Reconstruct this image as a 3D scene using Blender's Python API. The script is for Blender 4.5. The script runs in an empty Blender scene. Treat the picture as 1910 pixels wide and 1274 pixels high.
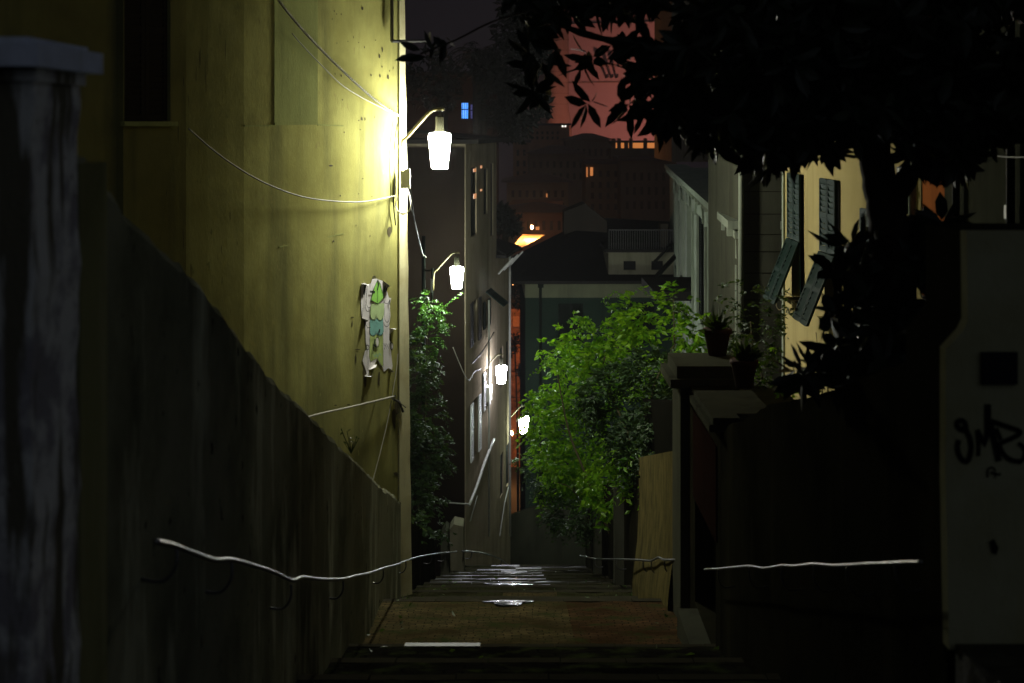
import bpy, math, random
from mathutils import Vector, Matrix
random.seed(7)
F = 2653.0; CX = 955.0; HY = 235.0      # focal length in photo pixels, principal column, eye-level row
scene = bpy.context.scene
col = scene.collection
V = Vector
R = random.random
def U(a, b): return a + (b - a) * R()
def P(x, y, d): return V(((x - CX) / F * d, d, (HY - y) / F * d))

# ------------------------------------------------------------------ materials
def nodes_of(m):
    m.use_nodes = True
    nt = m.node_tree
    return nt, nt.nodes['Principled BSDF']
def ramp(nt, src, p0, p1):
    r = nt.nodes.new('ShaderNodeValToRGB')
    r.color_ramp.elements[0].position = p0; r.color_ramp.elements[1].position = p1
    nt.links.new(src, r.inputs[0]); return r.outputs[0]
def noise(nt, co, scale, stretch=(1, 1, 1), detail=6, rough=.6):
    mp = nt.nodes.new('ShaderNodeMapping'); mp.inputs['Scale'].default_value = stretch
    nt.links.new(co, mp.inputs[0])
    n = nt.nodes.new('ShaderNodeTexNoise'); n.inputs['Scale'].default_value = scale
    n.inputs['Detail'].default_value = detail; n.inputs['Roughness'].default_value = rough
    nt.links.new(mp.outputs[0], n.inputs['Vector']); return n.outputs[0]
def mix(nt, fac, a, b):
    m = nt.nodes.new('ShaderNodeMix'); m.data_type = 'RGBA'
    if isinstance(fac, float): m.inputs[0].default_value = fac
    else: nt.links.new(fac, m.inputs[0])
    for i, c in ((6, a), (7, b)):
        if isinstance(c, tuple): m.inputs[i].default_value = (*c, 1)
        else: nt.links.new(c, m.inputs[i])
    return m.outputs[2]
def bump(nt, bs, src, strength, dist=.02):
    b = nt.nodes.new('ShaderNodeBump'); b.inputs['Strength'].default_value = strength; b.inputs['Distance'].default_value = dist
    nt.links.new(src, b.inputs['Height']); nt.links.new(b.outputs[0], bs.inputs['Normal'])
def plaster(name, base, mott, streak, rough=.9, sc=1.4, bstr=.35, amt=(.42, .68), samt=(.52, .75), speck=None, stz=.12, blot=0):
    m = bpy.data.materials.new(name); nt, bs = nodes_of(m)
    co = nt.nodes.new('ShaderNodeTexCoord').outputs['Object']
    n1 = ramp(nt, noise(nt, co, sc), *amt)
    n2 = ramp(nt, noise(nt, co, sc * 2.2, (1, 1, stz), 5), *samt)
    c = mix(nt, n1, base, mott)
    c = mix(nt, n2, c, streak)
    if blot:
        n4 = ramp(nt, noise(nt, co, sc * .45, (1, 1, .7), 7, .7), .40, .62)
        c = mix(nt, n4, c, mix(nt, .5, c, tuple(k * blot for k in streak)))
    if speck:
        n3 = ramp(nt, noise(nt, co, sc * 9, (1, 1, .6), 3), .66, .70)
        c = mix(nt, n3, c, speck)
    nt.links.new(c, bs.inputs['Base Color'])
    bs.inputs['Roughness'].default_value = rough
    bs.inputs['Specular IOR Level'].default_value = 0
    bump(nt, bs, noise(nt, co, 22, (1, 1, .5), 8, .7), bstr, .012)
    return m
def plain(name, c, rough=.6, metal=0, spec=.1, var=.25, sc=6):
    m = bpy.data.materials.new(name); nt, bs = nodes_of(m)
    co = nt.nodes.new('ShaderNodeTexCoord').outputs['Object']
    n = noise(nt, co, sc)
    cc = mix(nt, ramp(nt, n, .35, .7), c, tuple(k * (1 - var) for k in c))
    nt.links.new(cc, bs.inputs['Base Color'])
    bs.inputs['Roughness'].default_value = rough; bs.inputs['Metallic'].default_value = metal
    bs.inputs['Specular IOR Level'].default_value = spec
    return m
def emit(name, c, s):
    m = bpy.data.materials.new(name); nt, bs = nodes_of(m)
    bs.inputs['Base Color'].default_value = (.6, .6, .6, 1)
    bs.inputs['Emission Color'].default_value = (*c, 1); bs.inputs['Emission Strength'].default_value = s
    return m
def leafmat(name, c1, c2, rough=.45, trans=.35, tc=None):
    m = bpy.data.materials.new(name); nt, bs = nodes_of(m)
    geo = nt.nodes.new('ShaderNodeNewGeometry')
    rnd = geo.outputs['Random Per Island']
    cc = mix(nt, rnd, c1, c2)
    nt.links.new(cc, bs.inputs['Base Color']); bs.inputs['Roughness'].default_value = rough
    bs.inputs['Specular IOR Level'].default_value = .4
    if trans > 0:
        t = nt.nodes.new('ShaderNodeBsdfTranslucent')
        nt.links.new(mix(nt, .35, cc, tc or (.30, .5, .03)), t.inputs[0])
        ms = nt.nodes.new('ShaderNodeMixShader'); ms.inputs[0].default_value = trans
        nt.links.new(bs.outputs[0], ms.inputs[1]); nt.links.new(t.outputs[0], ms.inputs[2])
        nt.links.new(ms.outputs[0], nt.nodes['Material Output'].inputs[0])
    return m
def brick(name, c1, c2, mortar, sc, wet=.5, w=.5, h=.25, spec=0):
    m = bpy.data.materials.new(name); nt, bs = nodes_of(m)
    co = nt.nodes.new('ShaderNodeTexCoord').outputs['Object']
    b = nt.nodes.new('ShaderNodeTexBrick'); b.inputs['Scale'].default_value = sc
    b.inputs['Color1'].default_value = (*c1, 1); b.inputs['Color2'].default_value = (*c2, 1); b.inputs['Mortar'].default_value = (*mortar, 1)
    b.inputs['Mortar Size'].default_value = .02; b.inputs['Brick Width'].default_value = w; b.inputs['Row Height'].default_value = h
    b.inputs['Bias'].default_value = -.1
    vn = nt.nodes.new('ShaderNodeTexNoise'); vn.inputs['Scale'].default_value = 2.5; vn.inputs['Detail'].default_value = 3; nt.links.new(co, vn.inputs['Vector'])
    sc_ = nt.nodes.new('ShaderNodeVectorMath'); sc_.operation = 'MULTIPLY_ADD'; sc_.inputs[1].default_value = (.16, .16, 0); nt.links.new(vn.outputs['Color'], sc_.inputs[0]); nt.links.new(co, sc_.inputs[2])
    nt.links.new(sc_.outputs[0], b.inputs['Vector'])
    n = noise(nt, co, 1.3)
    c = mix(nt, ramp(nt, n, .4, .65), b.outputs[0], tuple(k * .35 for k in c1))
    c = mix(nt, ramp(nt, noise(nt, co, 3.1), .5, .7), c, (.035, .045, .015))
    nt.links.new(c, bs.inputs['Base Color'])
    rr = nt.nodes.new('ShaderNodeMapRange'); nt.links.new(noise(nt, co, 2.1, (1, 1, 1), 4), rr.inputs[0])
    rr.inputs[1].default_value = .35; rr.inputs[2].default_value = .65; rr.inputs[3].default_value = wet - .12; rr.inputs[4].default_value = wet + .35
    nt.links.new(rr.outputs[0], bs.inputs['Roughness'])
    add = nt.nodes.new('ShaderNodeMath'); add.operation = 'ADD'
    nt.links.new(b.outputs['Fac'], add.inputs[0])
    mu = nt.nodes.new('ShaderNodeMath'); mu.operation = 'MULTIPLY'; mu.inputs[1].default_value = -1.2
    nt.links.new(noise(nt, co, 14, (1, 1, 1), 5), mu.inputs[0]); nt.links.new(mu.outputs[0], add.inputs[1])
    bb = nt.nodes.new('ShaderNodeBump'); bb.invert = True; bb.inputs['Strength'].default_value = .5; bb.inputs['Distance'].default_value = .02
    bs.inputs['Specular IOR Level'].default_value = spec
    nt.links.new(add.outputs[0], bb.inputs['Height']); nt.links.new(bb.outputs[0], bs.inputs['Normal'])
    return m

M = dict(
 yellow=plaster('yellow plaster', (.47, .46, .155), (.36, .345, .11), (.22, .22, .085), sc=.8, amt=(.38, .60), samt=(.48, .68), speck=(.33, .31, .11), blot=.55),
 yellowmid=plaster('older yellow plaster', (.34, .33, .11), (.26, .25, .08), (.17, .17, .065), sc=.8, speck=(.2, .2, .07), blot=.5),  # darker copy of the yellow: lamp falloff put into the colour, seam is real
 yellowdark=plaster('dull yellow plaster', (.22, .21, .07), (.16, .15, .05), (.11, .11, .045), sc=.9),  # darkest copy of the yellow, for deep lamp falloff and the shaded recess
 yellow_patch=plaster('repainted plaster', (.33, .36, .13), (.28, .30, .11), (.22, .24, .09), sc=1.2),
 corner=plaster('corner plaster', (.62, .60, .36), (.48, .44, .24), (.32, .28, .15), sc=2),
 oldwall=plaster('dirty rendered wall', (.20, .205, .135), (.085, .09, .055), (.42, .44, .31), sc=.9, bstr=.9, stz=.3, samt=(.55, .72), speck=(.03, .03, .02)),
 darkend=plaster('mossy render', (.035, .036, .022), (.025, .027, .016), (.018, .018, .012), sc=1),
 rightwall=plaster('sooty rendered wall', (.022, .021, .013), (.011, .011, .007), (.036, .034, .02), sc=1.1, bstr=.8),  # much darker tone than the other plasters
 ochrewall=plaster('ochre wall', (.125, .105, .04), (.08, .068, .028), (.05, .044, .02), sc=2.2, stz=.5, speck=(.04, .04, .02), bstr=.6, samt=(.45, .75)),
 pillar=plaster('peeling pillar', (.60, .61, .58), (.30, .29, .30), (.14, .13, .09), sc=3.4, bstr=.9, amt=(.46, .56), samt=(.5, .58), speck=(.10, .08, .06)),
 capstone=plaster('cap stone', (.62, .68, .80), (.48, .52, .60), (.40, .44, .44), sc=3),
 olive=plaster('olive render', (.22, .22, .10), (.16, .16, .07), (.30, .29, .16), sc=2, bstr=.7),
 rpillar=plaster('pale render', (.33, .33, .20), (.26, .25, .13), (.29, .25, .10), sc=1.6, bstr=.4),
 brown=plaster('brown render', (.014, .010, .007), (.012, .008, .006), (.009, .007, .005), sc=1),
 pinkgrey=plaster('greyish pink plaster', (.23, .19, .125), (.19, .155, .10), (.13, .11, .07), sc=1.1),
 cream=plaster('cream plaster', (.20, .19, .13), (.16, .155, .105), (.12, .115, .075), sc=1),
 green=plaster('green plaster', (.020, .034, .024), (.017, .029, .021), (.014, .024, .017), sc=.8),
 greenband=plaster('pale band', (.15, .155, .095), (.12, .125, .08), (.09, .09, .06), sc=.8),
 ochrehouse=plaster('ochre house plaster', (.44, .36, .165), (.38, .31, .135), (.28, .23, .10), sc=.9, bstr=.2),
 greyblock=plaster('grey stone', (.075, .078, .055), (.06, .062, .045), (.045, .045, .032), sc=1.3),
 white=plaster('white plaster', (.27, .30, .23), (.22, .25, .19), (.15, .17, .13), sc=1.5),
 orangeplaster=plaster('orange plaster', (.50, .16, .05), (.42, .13, .04), (.34, .11, .04), sc=1),
 pinkcity=plaster('pink tower plaster', (.42, .24, .21), (.40, .22, .20), (.37, .21, .18), sc=.08, bstr=0),
 towerbrown=plaster('brown tower', (.28, .15, .10), (.22, .12, .08), (.20, .10, .07), sc=.1, bstr=0),
 city1=plaster('city wall red', (.20, .10, .06), (.16, .08, .05), (.14, .07, .045), sc=.3, bstr=0),
 city2=plaster('city wall tan', (.17, .12, .07), (.14, .10, .06), (.12, .085, .05), sc=.3, bstr=0),
 city3=plaster('city wall dark', (.09, .075, .055), (.07, .06, .045), (.06, .05, .04), sc=.3, bstr=0),
 cityroof=plain('slate roof', (.045, .04, .045), .8),
 slate=plain('near slate roof', (.022, .02, .018), .85),
 dark=plain('dark opening', (.012, .012, .011), .5),
 glass=plain('window glass', (.02, .022, .022), .08, spec=.5),
 brownwood=plain('brown wood', (.016, .011, .008), .6),
 teal=plain('teal paint', (.006, .018, .013), .6, spec=.08),
 greenwood=plain('dark green paint', (.008, .011, .008), .6, spec=.05),
 paleshut=plain('pale shutter paint', (.55, .55, .52), .45),
 whitefit=plain('white plastic', (.6, .6, .5), .4),
 iron=plain('painted iron', (.05, .05, .05), .28, metal=.0, spec=.9),
 railsteel=plain('worn handrail steel', (.30, .30, .29), .42, metal=1.0, spec=.6),
 lamppaint=plain('lamp arm paint', (.075, .065, .025), .4),
 housing=plain('lamp housing', (.014, .014, .008), .4),
 cable=plain('pale cable', (.42, .41, .34), .5),
 darkcable=plain('dark cable', (.05, .05, .04), .5),
 pipe=plain('grey pipe', (.38, .38, .33), .4),
 terracotta=plain('terracotta', (.07, .026, .016), .8),
 bark=plain('bark', (.05, .042, .03), .9, sc=12),
 stem=plain('stem', (.09, .08, .04), .9),
 
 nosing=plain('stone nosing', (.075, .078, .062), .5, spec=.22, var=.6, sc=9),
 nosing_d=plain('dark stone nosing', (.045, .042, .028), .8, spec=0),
 plate=plain('dark plaque', (.01, .012, .014), .6),
 spray=plain('black spray paint', (.004, .004, .004), .7),
 paper=plain('torn paper', (.74, .72, .70), .85, var=.12),
 ink=plain('black ink', (.03, .035, .03), .7),
 pgreen=plain('green ink', (.30, .66, .12), .8), plime=plain('pale green ink', (.50, .66, .32), .8),
 pteal=plain('teal ink', (.22, .48, .42), .8), pmoss=plain('moss ink', (.46, .58, .20), .8),
 stain=plain('dark stain', (.07, .06, .03), .9),
 soil=plain('soil', (.008, .008, .006), .95, spec=0),
 terrain=plain('terrain', (.02, .02, .018), .95),
 lamp1=emit('lit lantern glass', (1, .99, .86), 430.0),
 lamp2=emit('lit greenish lantern glass', (.90, 1, .88), 330.0),
 lamp3=emit('lit violet lantern glass', (.84, .84, 1), 200.0),
 lamp4=emit('lit green lantern glass', (.86, 1, .84), 150.0),
 litorange=emit('lit orange window', (1, .33, .08), .55),
 litwarm=emit('lit warm window', (1, .75, .4), .7),
 litblue=emit('lit blue window', (.05, .32, 1), 1.6),
 litcool=emit('lit dim blue window', (.16, .22, 1), .35),
 litwhite=emit('lit white window', (1, .95, .85), 1.6),
 sodium=emit('sodium lamp glass', (1, .42, .12), 1.6),
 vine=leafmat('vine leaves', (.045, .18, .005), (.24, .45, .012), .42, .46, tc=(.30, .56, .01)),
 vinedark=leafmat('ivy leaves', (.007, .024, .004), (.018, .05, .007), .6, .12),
 shrub=leafmat('shrub leaves', (.02, .045, .012), (.06, .09, .02), .5, .2),
 magnolia=leafmat('magnolia leaves', (.008, .013, .005), (.014, .022, .008), .55, 0),
 fartree=leafmat('far leaves', (.006, .008, .005), (.012, .015, .008), .7, 0),
 creeperdim=leafmat('pole creeper leaves', (.02, .075, .004), (.06, .16, .01), .5, .3, tc=(.1, .26, .01)),
 grass=leafmat('weeds', (.05, .10, .015), (.09, .16, .03), .6, .3),
)
M['stonestep'] = brick('slab paving', (.04, .037, .026), (.028, .026, .018), (.014, .013, .01), 1.2, .45, .9, .5, .14)
M['bricks'] = brick('brick paving', (.125, .095, .042), (.06, .055, .026), (.014, .012, .008), 3.0, .62)
M['redbricks'] = brick('red brick paving', (.11, .062, .030), (.05, .038, .020), (.014, .011, .008), 3.0, .68)
M['cobble'] = brick('mossy paving', (.05, .05, .02), (.035, .033, .016), (.014, .014, .009), 2.6, .5)
def wetmat():
    m = bpy.data.materials.new('wet stone'); nt, bs = nodes_of(m); co = nt.nodes.new('ShaderNodeTexCoord').outputs['Object']
    n = noise(nt, co, 7, (.5, 1.6, 1), 5)
    nt.links.new(mix(nt, ramp(nt, n, .4, .6), (.012, .012, .012), (.04, .04, .042)), bs.inputs['Base Color'])
    mr_ = nt.nodes.new('ShaderNodeMapRange'); mr_.inputs[1].default_value = .42; mr_.inputs[2].default_value = .6; mr_.inputs[3].default_value = .85; mr_.inputs[4].default_value = .2; nt.links.new(n, mr_.inputs[0]); nt.links.new(mr_.outputs[0], bs.inputs['Roughness'])
    ms_ = nt.nodes.new('ShaderNodeMapRange'); ms_.inputs[1].default_value = .45; ms_.inputs[2].default_value = .58; ms_.inputs[3].default_value = 0; ms_.inputs[4].default_value = .6; nt.links.new(n, ms_.inputs[0]); nt.links.new(ms_.outputs[0], bs.inputs['Specular IOR Level'])
    bump(nt, bs, noise(nt, co, 16, (.6, 1.5, 1), 4), .5, .01); return m
M['puddle'] = wetmat()
M['drystone'] = brick('dry slab paving', (.05, .046, .030), (.034, .032, .02), (.012, .011, .008), 1.2, .8, .9, .5, 0)
M['tar'] = brick('worn dark paving', (.016, .015, .011), (.011, .010, .008), (.006, .006, .005), 1.5, .6)
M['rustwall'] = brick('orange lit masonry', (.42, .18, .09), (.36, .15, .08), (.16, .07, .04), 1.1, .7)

# ------------------------------------------------------------------ mesh building
WLOC = {}
class MB:
    def __init__(s): s.v = []; s.f = []; s.m = []; s.mi = 0
    def face(s, pts):
        i = len(s.v); s.v += [tuple(p) for p in pts]; s.f.append(tuple(range(i, i + len(pts)))); s.m.append(s.mi)
    def obox(s, o, a, b, c):
        o, a, b, c = V(o), V(a), V(b), V(c); i = len(s.v)
        s.v += [tuple(p) for p in (o, o+a, o+a+b, o+b, o+c, o+a+c, o+a+b+c, o+b+c)]
        flip = a.cross(b).dot(c) < 0
        for q in ((0,3,2,1),(4,5,6,7),(0,1,5,4),(1,2,6,5),(2,3,7,6),(3,0,4,7)):
            q = tuple(i+k for k in q); s.f.append(q[::-1] if flip else q); s.m.append(s.mi)
    def box(s, x0, x1, y0, y1, z0, z1): s.obox((x0,y0,z0), (x1-x0,0,0), (0,y1-y0,0), (0,0,z1-z0))
    def prism(s, pts, ext):
        """polygon of 3D points extruded by vector ext"""
        ext = V(ext); pts = [V(p) for p in pts]; n = len(pts); i = len(s.v)
        s.v += [tuple(p) for p in pts] + [tuple(p+ext) for p in pts]
        nn = sum((pts[k].cross(pts[(k+1) % n]) for k in range(n)), V((0,0,0)))
        rev = nn.dot(ext) > 0
        a = tuple(range(i, i+n)); b = tuple(range(i+n, i+2*n))
        s.f.append(a[::-1] if rev else a); s.f.append(b if rev else b[::-1]); s.m += [s.mi, s.mi]
        for k in range(n):
            q = (i+k, i+(k+1) % n, i+n+(k+1) % n, i+n+k)
            s.f.append(q if rev else q[::-1]); s.m.append(s.mi)
    def tube(s, path, r, n=6, caps=True):
        path = [V(p) for p in path]; rr = r if isinstance(r, (list, tuple)) else [r]*len(path)
        t0 = (path[1]-path[0]).normalized()
        up = V((0,0,1)) if abs(t0.z) < .9 else V((1,0,0))
        a = t0.cross(up).normalized(); i0 = len(s.v)
        for k, p in enumerate(path):
            t = (path[min(k+1, len(path)-1)] - path[max(k-1, 0)])
            if t.length < 1e-9: t = t0
            t.normalize()
            a = (a - t*a.dot(t)).normalized(); b = t.cross(a)
            for j in range(n):
                w = 2*math.pi*j/n
                s.v.append(tuple(p + (a*math.cos(w) + b*math.sin(w))*rr[k]))
        for k in range(len(path)-1):
            for j in range(n):
                s.f.append((i0+k*n+j, i0+k*n+(j+1) % n, i0+(k+1)*n+(j+1) % n, i0+(k+1)*n+j)); s.m.append(s.mi)
        if caps:
            s.f.append(tuple(range(i0+n-1, i0-1, -1))); e = i0+(len(path)-1)*n
            s.f.append(tuple(range(e, e+n))); s.m += [s.mi, s.mi]
    def lathe(s, prof, c=(0,0,0), n=20):
        c = V(c); i0 = len(s.v)
        for r, z in prof:
            for j in range(n):
                w = 2*math.pi*j/n; s.v.append((c.x + r*math.cos(w), c.y + r*math.sin(w), c.z + z))
        for k in range(len(prof)-1):
            for j in range(n):
                s.f.append((i0+k*n+j, i0+k*n+(j+1) % n, i0+(k+1)*n+(j+1) % n, i0+(k+1)*n+j)); s.m.append(s.mi)
        s.f.append(tuple(range(i0+n-1, i0-1, -1))); e = i0+(len(prof)-1)*n
        s.f.append(tuple(range(e, e+n))); s.m += [s.mi, s.mi]
    def build(s, name, mats, parent=None, loc=None, smooth=False, label=None):
        if not isinstance(mats, (list, tuple)): mats = [mats]
        if parent is not None: w = WLOC[parent.name]
        elif loc is not None: w = V(loc)
        else:
            xs = [p[0] for p in s.v]; ys = [p[1] for p in s.v]; zs = [p[2] for p in s.v]
            w = V(((min(xs)+max(xs))/2, (min(ys)+max(ys))/2, min(zs)))
        me = bpy.data.meshes.new(name)
        me.from_pydata([(p[0]-w.x, p[1]-w.y, p[2]-w.z) for p in s.v], [], s.f)
        for m in mats: me.materials.append(m)
        if len(mats) > 1: me.polygons.foreach_set('material_index', s.m)
        if smooth: me.polygons.foreach_set('use_smooth', [True]*len(me.polygons))
        me.update()
        o = bpy.data.objects.new(name, me); col.objects.link(o)
        if parent is not None: o.parent = parent
        else: o.location = w
        WLOC[o.name] = w
        if label: o['label'] = label
        return o
def tag(o, label=None, cat=None, group=None, kind=None):
    if label: o['label'] = label
    if cat: o['category'] = cat
    if group: o['group'] = group
    if kind: o['kind'] = kind
    return o
def thing(name, label, cat, loc=(0, 0, 0), group=None):
    o = bpy.data.objects.new(name, None); col.objects.link(o); o.location = loc
    o.empty_display_size = .2; WLOC[o.name] = V(loc)
    return tag(o, label, cat, group)
def struct(name, mb, mats, **k): return tag(mb.build(name, mats, **k), kind='structure')
def copy_tree(o, parent=None):
    c = o.copy(); col.objects.link(c)
    if parent: c.parent = parent
    for ch in list(o.children): copy_tree(ch, c)
    return c

class _Base: pass
class Plane:
    """vertical facade plane; u runs along (dx,dy) from the origin, off is distance out of the wall"""
    def __init__(s, X, Y, dx, dy, out):
        l = math.hypot(dx, dy); s.o = V((X, Y, 0)); s.t = V((dx/l, dy/l, 0))
        n = V((s.t.y, -s.t.x, 0)); s.n = n if n.dot(V(out + (0,))) > 0 else -n
    def W(s, u, off, z): return s.o + s.t*u + s.n*off + V((0, 0, z))
    def hit(s, x, y, off=0):
        k = V(((x-CX)/F, 1, (HY-y)/F)); o = s.o + s.n*off
        d = o.dot(s.n)/k.dot(s.n); return k*d
    def u(s, x, off=0): return (s.hit(x, HY, off) - s.o).dot(s.t)
    def z(s, x, y): return s.hit(x, y).z
class Bowed(Plane):
    """old facade that bows gently away towards its far end"""
    K = .022; U0 = 2.5; base = 0
    def sag(s, u): return -s.K*max(0, u-s.U0)**2
    def W(s, u, off, z): return Plane.W(s, u, off + s.base + s.sag(u), z)
    def hit(s, x, y, off=0):
        u = 0
        for _ in range(12):
            p = Plane.hit(s, x, y, off + s.base + s.sag(u)); u = (p-s.o).dot(s.t)
        return p
    def tangent(s, u0, u1):
        a, b = s.W(u0, 0, 0), s.W(u1, 0, 0); return Plane(a.x, a.y, b.x-a.x, b.y-a.y, (s.n.x, s.n.y))
def facade(root, pl, u0, u1, z0, z1, holes, mat, T=3.0, depth=.18, name='wall', lab=None):
    mb = MB(); extra = [] if not isinstance(pl, Bowed) else [q for q in [u0+.35*k for k in range(1, int((u1-u0)/.35)+1)] if q < u1-.01 and not any(h[0]-.02 < q < h[1]+.02 for h in holes)]
    us = sorted({u0, u1, *extra, *[h[0] for h in holes], *[h[1] for h in holes]}); zs = sorted({z0, z1, *[h[2] for h in holes], *[h[3] for h in holes]})
    def inside(u, z): return any(h[0] < u < h[1] and h[2] < z < h[3] for h in holes)
    W = pl.W
    for a, b in zip(us, us[1:]):
        for c, d in zip(zs, zs[1:]):
            if not inside((a+b)/2, (c+d)/2): mb.face((W(a,0,c), W(b,0,c), W(b,0,d), W(a,0,d)))
    for a, b, c, d in holes:
        k = -depth
        mb.face((W(a,0,c), W(b,0,c), W(b,k,c), W(a,k,c))); mb.face((W(a,0,d), W(a,k,d), W(b,k,d), W(b,0,d)))
        mb.face((W(a,0,c), W(a,k,c), W(a,k,d), W(a,0,d))); mb.face((W(b,0,c), W(b,0,d), W(b,k,d), W(b,k,c)))
    for u in (u0, u1): mb.face((W(u,0,z0), W(u,0,z1), W(u,-T,z1), W(u,-T,z0)))
    mb.face((W(u0,-T,z0), W(u1,-T,z0), W(u1,-T,z1), W(u0,-T,z1)))
    mb.face((W(u0,0,z1), W(u1,0,z1), W(u1,-T,z1), W(u0,-T,z1)))
    return mb.build(name, mat, root, label=lab)
def louvre(mb, O, A, B, N, nsl=None, fr=.06):
    """a louvred leaf: origin O, width vector A, height vector B, unit normal N"""
    O, A, B, N = V(O), V(A), V(B), V(N); a = A.normalized(); b = B.normalized(); t = .035
    mb.obox(O, a*fr, B, N*t); mb.obox(O+A-a*fr, a*fr, B, N*t)
    for k in (0, .5, 1):
        mb.obox(O+a*fr + b*((B.length-fr)*k), A-a*2*fr, b*fr, N*t*.96)
    n = nsl or max(4, int(B.length/.075)); h = B.length/n
    for k in range(n):
        mb.obox(O+a*fr*.9 + b*(h*(k+.15)) + N*.004, A-a*1.8*fr, b*h*.98+N*.022, N*.008 - b*.004)
def window(root, pl, u0, u1, z0, z1, shut=None, mat=None, depth=.15, open_=False, pane=None, sill=None):
    W = pl.W; mb = MB()
    mb.face((W(u0,-depth,z0), W(u1,-depth,z0), W(u1,-depth,z1), W(u0,-depth,z1)))
    w = mb.build('window', pane or M['glass'], root)
    fm = MB(); f = .05
    for a, b in ((u0, u0+f), (u1-f, u1), ((u0+u1)/2-f/2, (u0+u1)/2+f/2)):
        fm.obox(W(a,-depth+.003,z0), pl.t*(b-a), V((0,0,z1-z0)), pl.n*.04)
    for c, d in ((z0, z0+f), (z1-f, z1)):
        fm.obox(W(u0+f,-depth+.003,c), pl.t*(u1-u0-2*f), V((0,0,d-c)), pl.n*.036)
    fm.build('frame', mat or M['brownwood'], w)
    if shut == 'closed':
        for a, b in ((u0+.01, (u0+u1)/2-.004), ((u0+u1)/2+.004, u1-.01)):
            s = MB(); louvre(s, W(a,-depth*.5,z0+.01), pl.t*(b-a), V((0,0,z1-z0-.02)), pl.n); s.build('shutter', mat, root)
    elif shut == 'open':
        hw = (u1-u0)/2
        for a, sgn in ((u0, -1), (u1, 1)):
            s = MB(); louvre(s, W(a+sgn*.02,.025,z0), pl.t*(sgn*hw), V((0,0,z1-z0)), pl.n); s.build('shutter', mat, root)
    if sill:
        s = MB(); s.obox(W(u0-.08,0,z0-.07), pl.t*(u1-u0+.16), V((0,0,.065)), pl.n*.10); s.build('sill', sill, root)
    return w
def stroke(mb, pl, pts, w, off, px=True):
    """flat ribbon along a pixel polyline lying on plane pl"""
    q = [pl.hit(x, y, off) for x, y in pts] if px else pts
    up = pl.n
    L = []; Rr = []
    for k, p in enumerate(q):
        t = q[min(k+1, len(q)-1)] - q[max(k-1, 0)]
        s_ = t.cross(up).normalized()*w/2
        L.append(p+s_); Rr.append(p-s_)
    for k in range(len(q)-1): mb.face((L[k], L[k+1], Rr[k+1], Rr[k]))
def smooth_path(pts, n=6):
    pts = [V(p) for p in pts]; out = []
    for i in range(len(pts)-1):
        p0 = pts[max(i-1, 0)]; p1 = pts[i]; p2 = pts[i+1]; p3 = pts[min(i+2, len(pts)-1)]
        for k in range(n):
            t = k/n
            out.append(.5*((2*p1) + (-p0+p2)*t + (2*p0-5*p1+4*p2-p3)*t*t + (-p0+3*p1-3*p2+p3)*t**3))
    out.append(pts[-1]); return out

# ------------------------------------------------------------------ leaves
def rdir():
    z = U(-1, 1); a = U(0, 2*math.pi); r = math.sqrt(1-z*z); return V((r*math.cos(a), r*math.sin(a), z))
def leaf(mb, p, d, L, W, big=False, droop=.15):
    d = d.normalized(); s = d.cross(rdir())
    if s.length < .05: s = d.cross(V((.3, .2, 1)))
    s.normalize(); n = s.cross(d); i = len(mb.v)
    if not big:
        m = p + d*L*.45 - n*W*.18
        pts = (p, p+d*L*.4+s*W*.5, m, p+d*L*.4-s*W*.5, p+d*L - n*L*droop)
        mb.v += [tuple(q) for q in pts]
        for q in ((0,2,1),(0,3,2),(1,2,4),(2,3,4)): mb.f.append(tuple(i+k for k in q)); mb.m.append(mb.mi)
    else:
        c1 = p+d*L*.3 - n*W*.12; c2 = p+d*L*.68 - n*(L*droop*.4+W*.1)
        pts = (p, c1, c2, p+d*L-n*L*droop, c1+s*W*.44+n*W*.16, c2+s*W*.44+n*W*.1, c1-s*W*.44+n*W*.16, c2-s*W*.44+n*W*.1)
        mb.v += [tuple(q) for q in pts]
        for q in ((0,1,4),(0,6,1),(1,2,5,4),(1,6,7,2),(2,3,5),(2,7,3)): mb.f.append(tuple(i+k for k in q)); mb.m.append(mb.mi)
def spray(mb, p, d, L, n, ls, lw):
    """a drooping sprig with leaflets in pairs"""
    d = d.normalized(); s = d.cross(V((0,0,1)));
    if s.length < .1: s = V((1,0,0))
    s.normalize()
    for k in range(n):
        t = (k+1)/n; q = p + d*L*t - V((0,0,1))*L*.45*t*t
        for sg in (-1, 1):
            leaf(mb, q, s*sg + d*U(.2,.9) + V((0,0,U(-.8,.1))), ls*U(.7,1.15), lw*U(.8,1.1))
def blobs_foliage(mb, blobs, per, ls, lw, spr=.22, sat=False):
    if sat: blobs = list(blobs) + [(x+r*1.05*math.cos(a), y+r*1.05*math.sin(a), r*.34, d-.5) for x, y, r, d in blobs if x > 1030 or x < 900 for a in (U(0, 2), U(2, 4), U(4, 6.3))]
    for x, y, r, d in blobs:
        c = P(x, y, d); rw = r/F*d; n = int(per*rw*rw)
        lobes = [(rdir(), U(.75, 1.15)) for _ in range(9)]
        for k in range(n):
            v = rdir(); lb = random.choice(lobes); v = (v*.75 + lb[0]).normalized(); q = c + v*rw*U(.55, 1.0)*lb[1]
            spray(mb, q, v + V((0,0,-.2)) + rdir()*.6, U(.5,1.3)*spr, random.randint(2, 5), ls, lw)
def whorl(mb, p, d, n, L, W):
    d = d.normalized(); a = d.cross(V((.2,.1,1))).normalized(); b = d.cross(a); ph = U(0, 6)
    for k in range(n):
        w = ph + k*2.4; q = d*U(-.15,.75) + (a*math.cos(w) + b*math.sin(w))
        leaf(mb, p + d*U(-.08,.02), q + V((0,0,-.25)), L*U(.75,1.15), W*U(.8,1.15), True, U(.05,.3))

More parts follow.
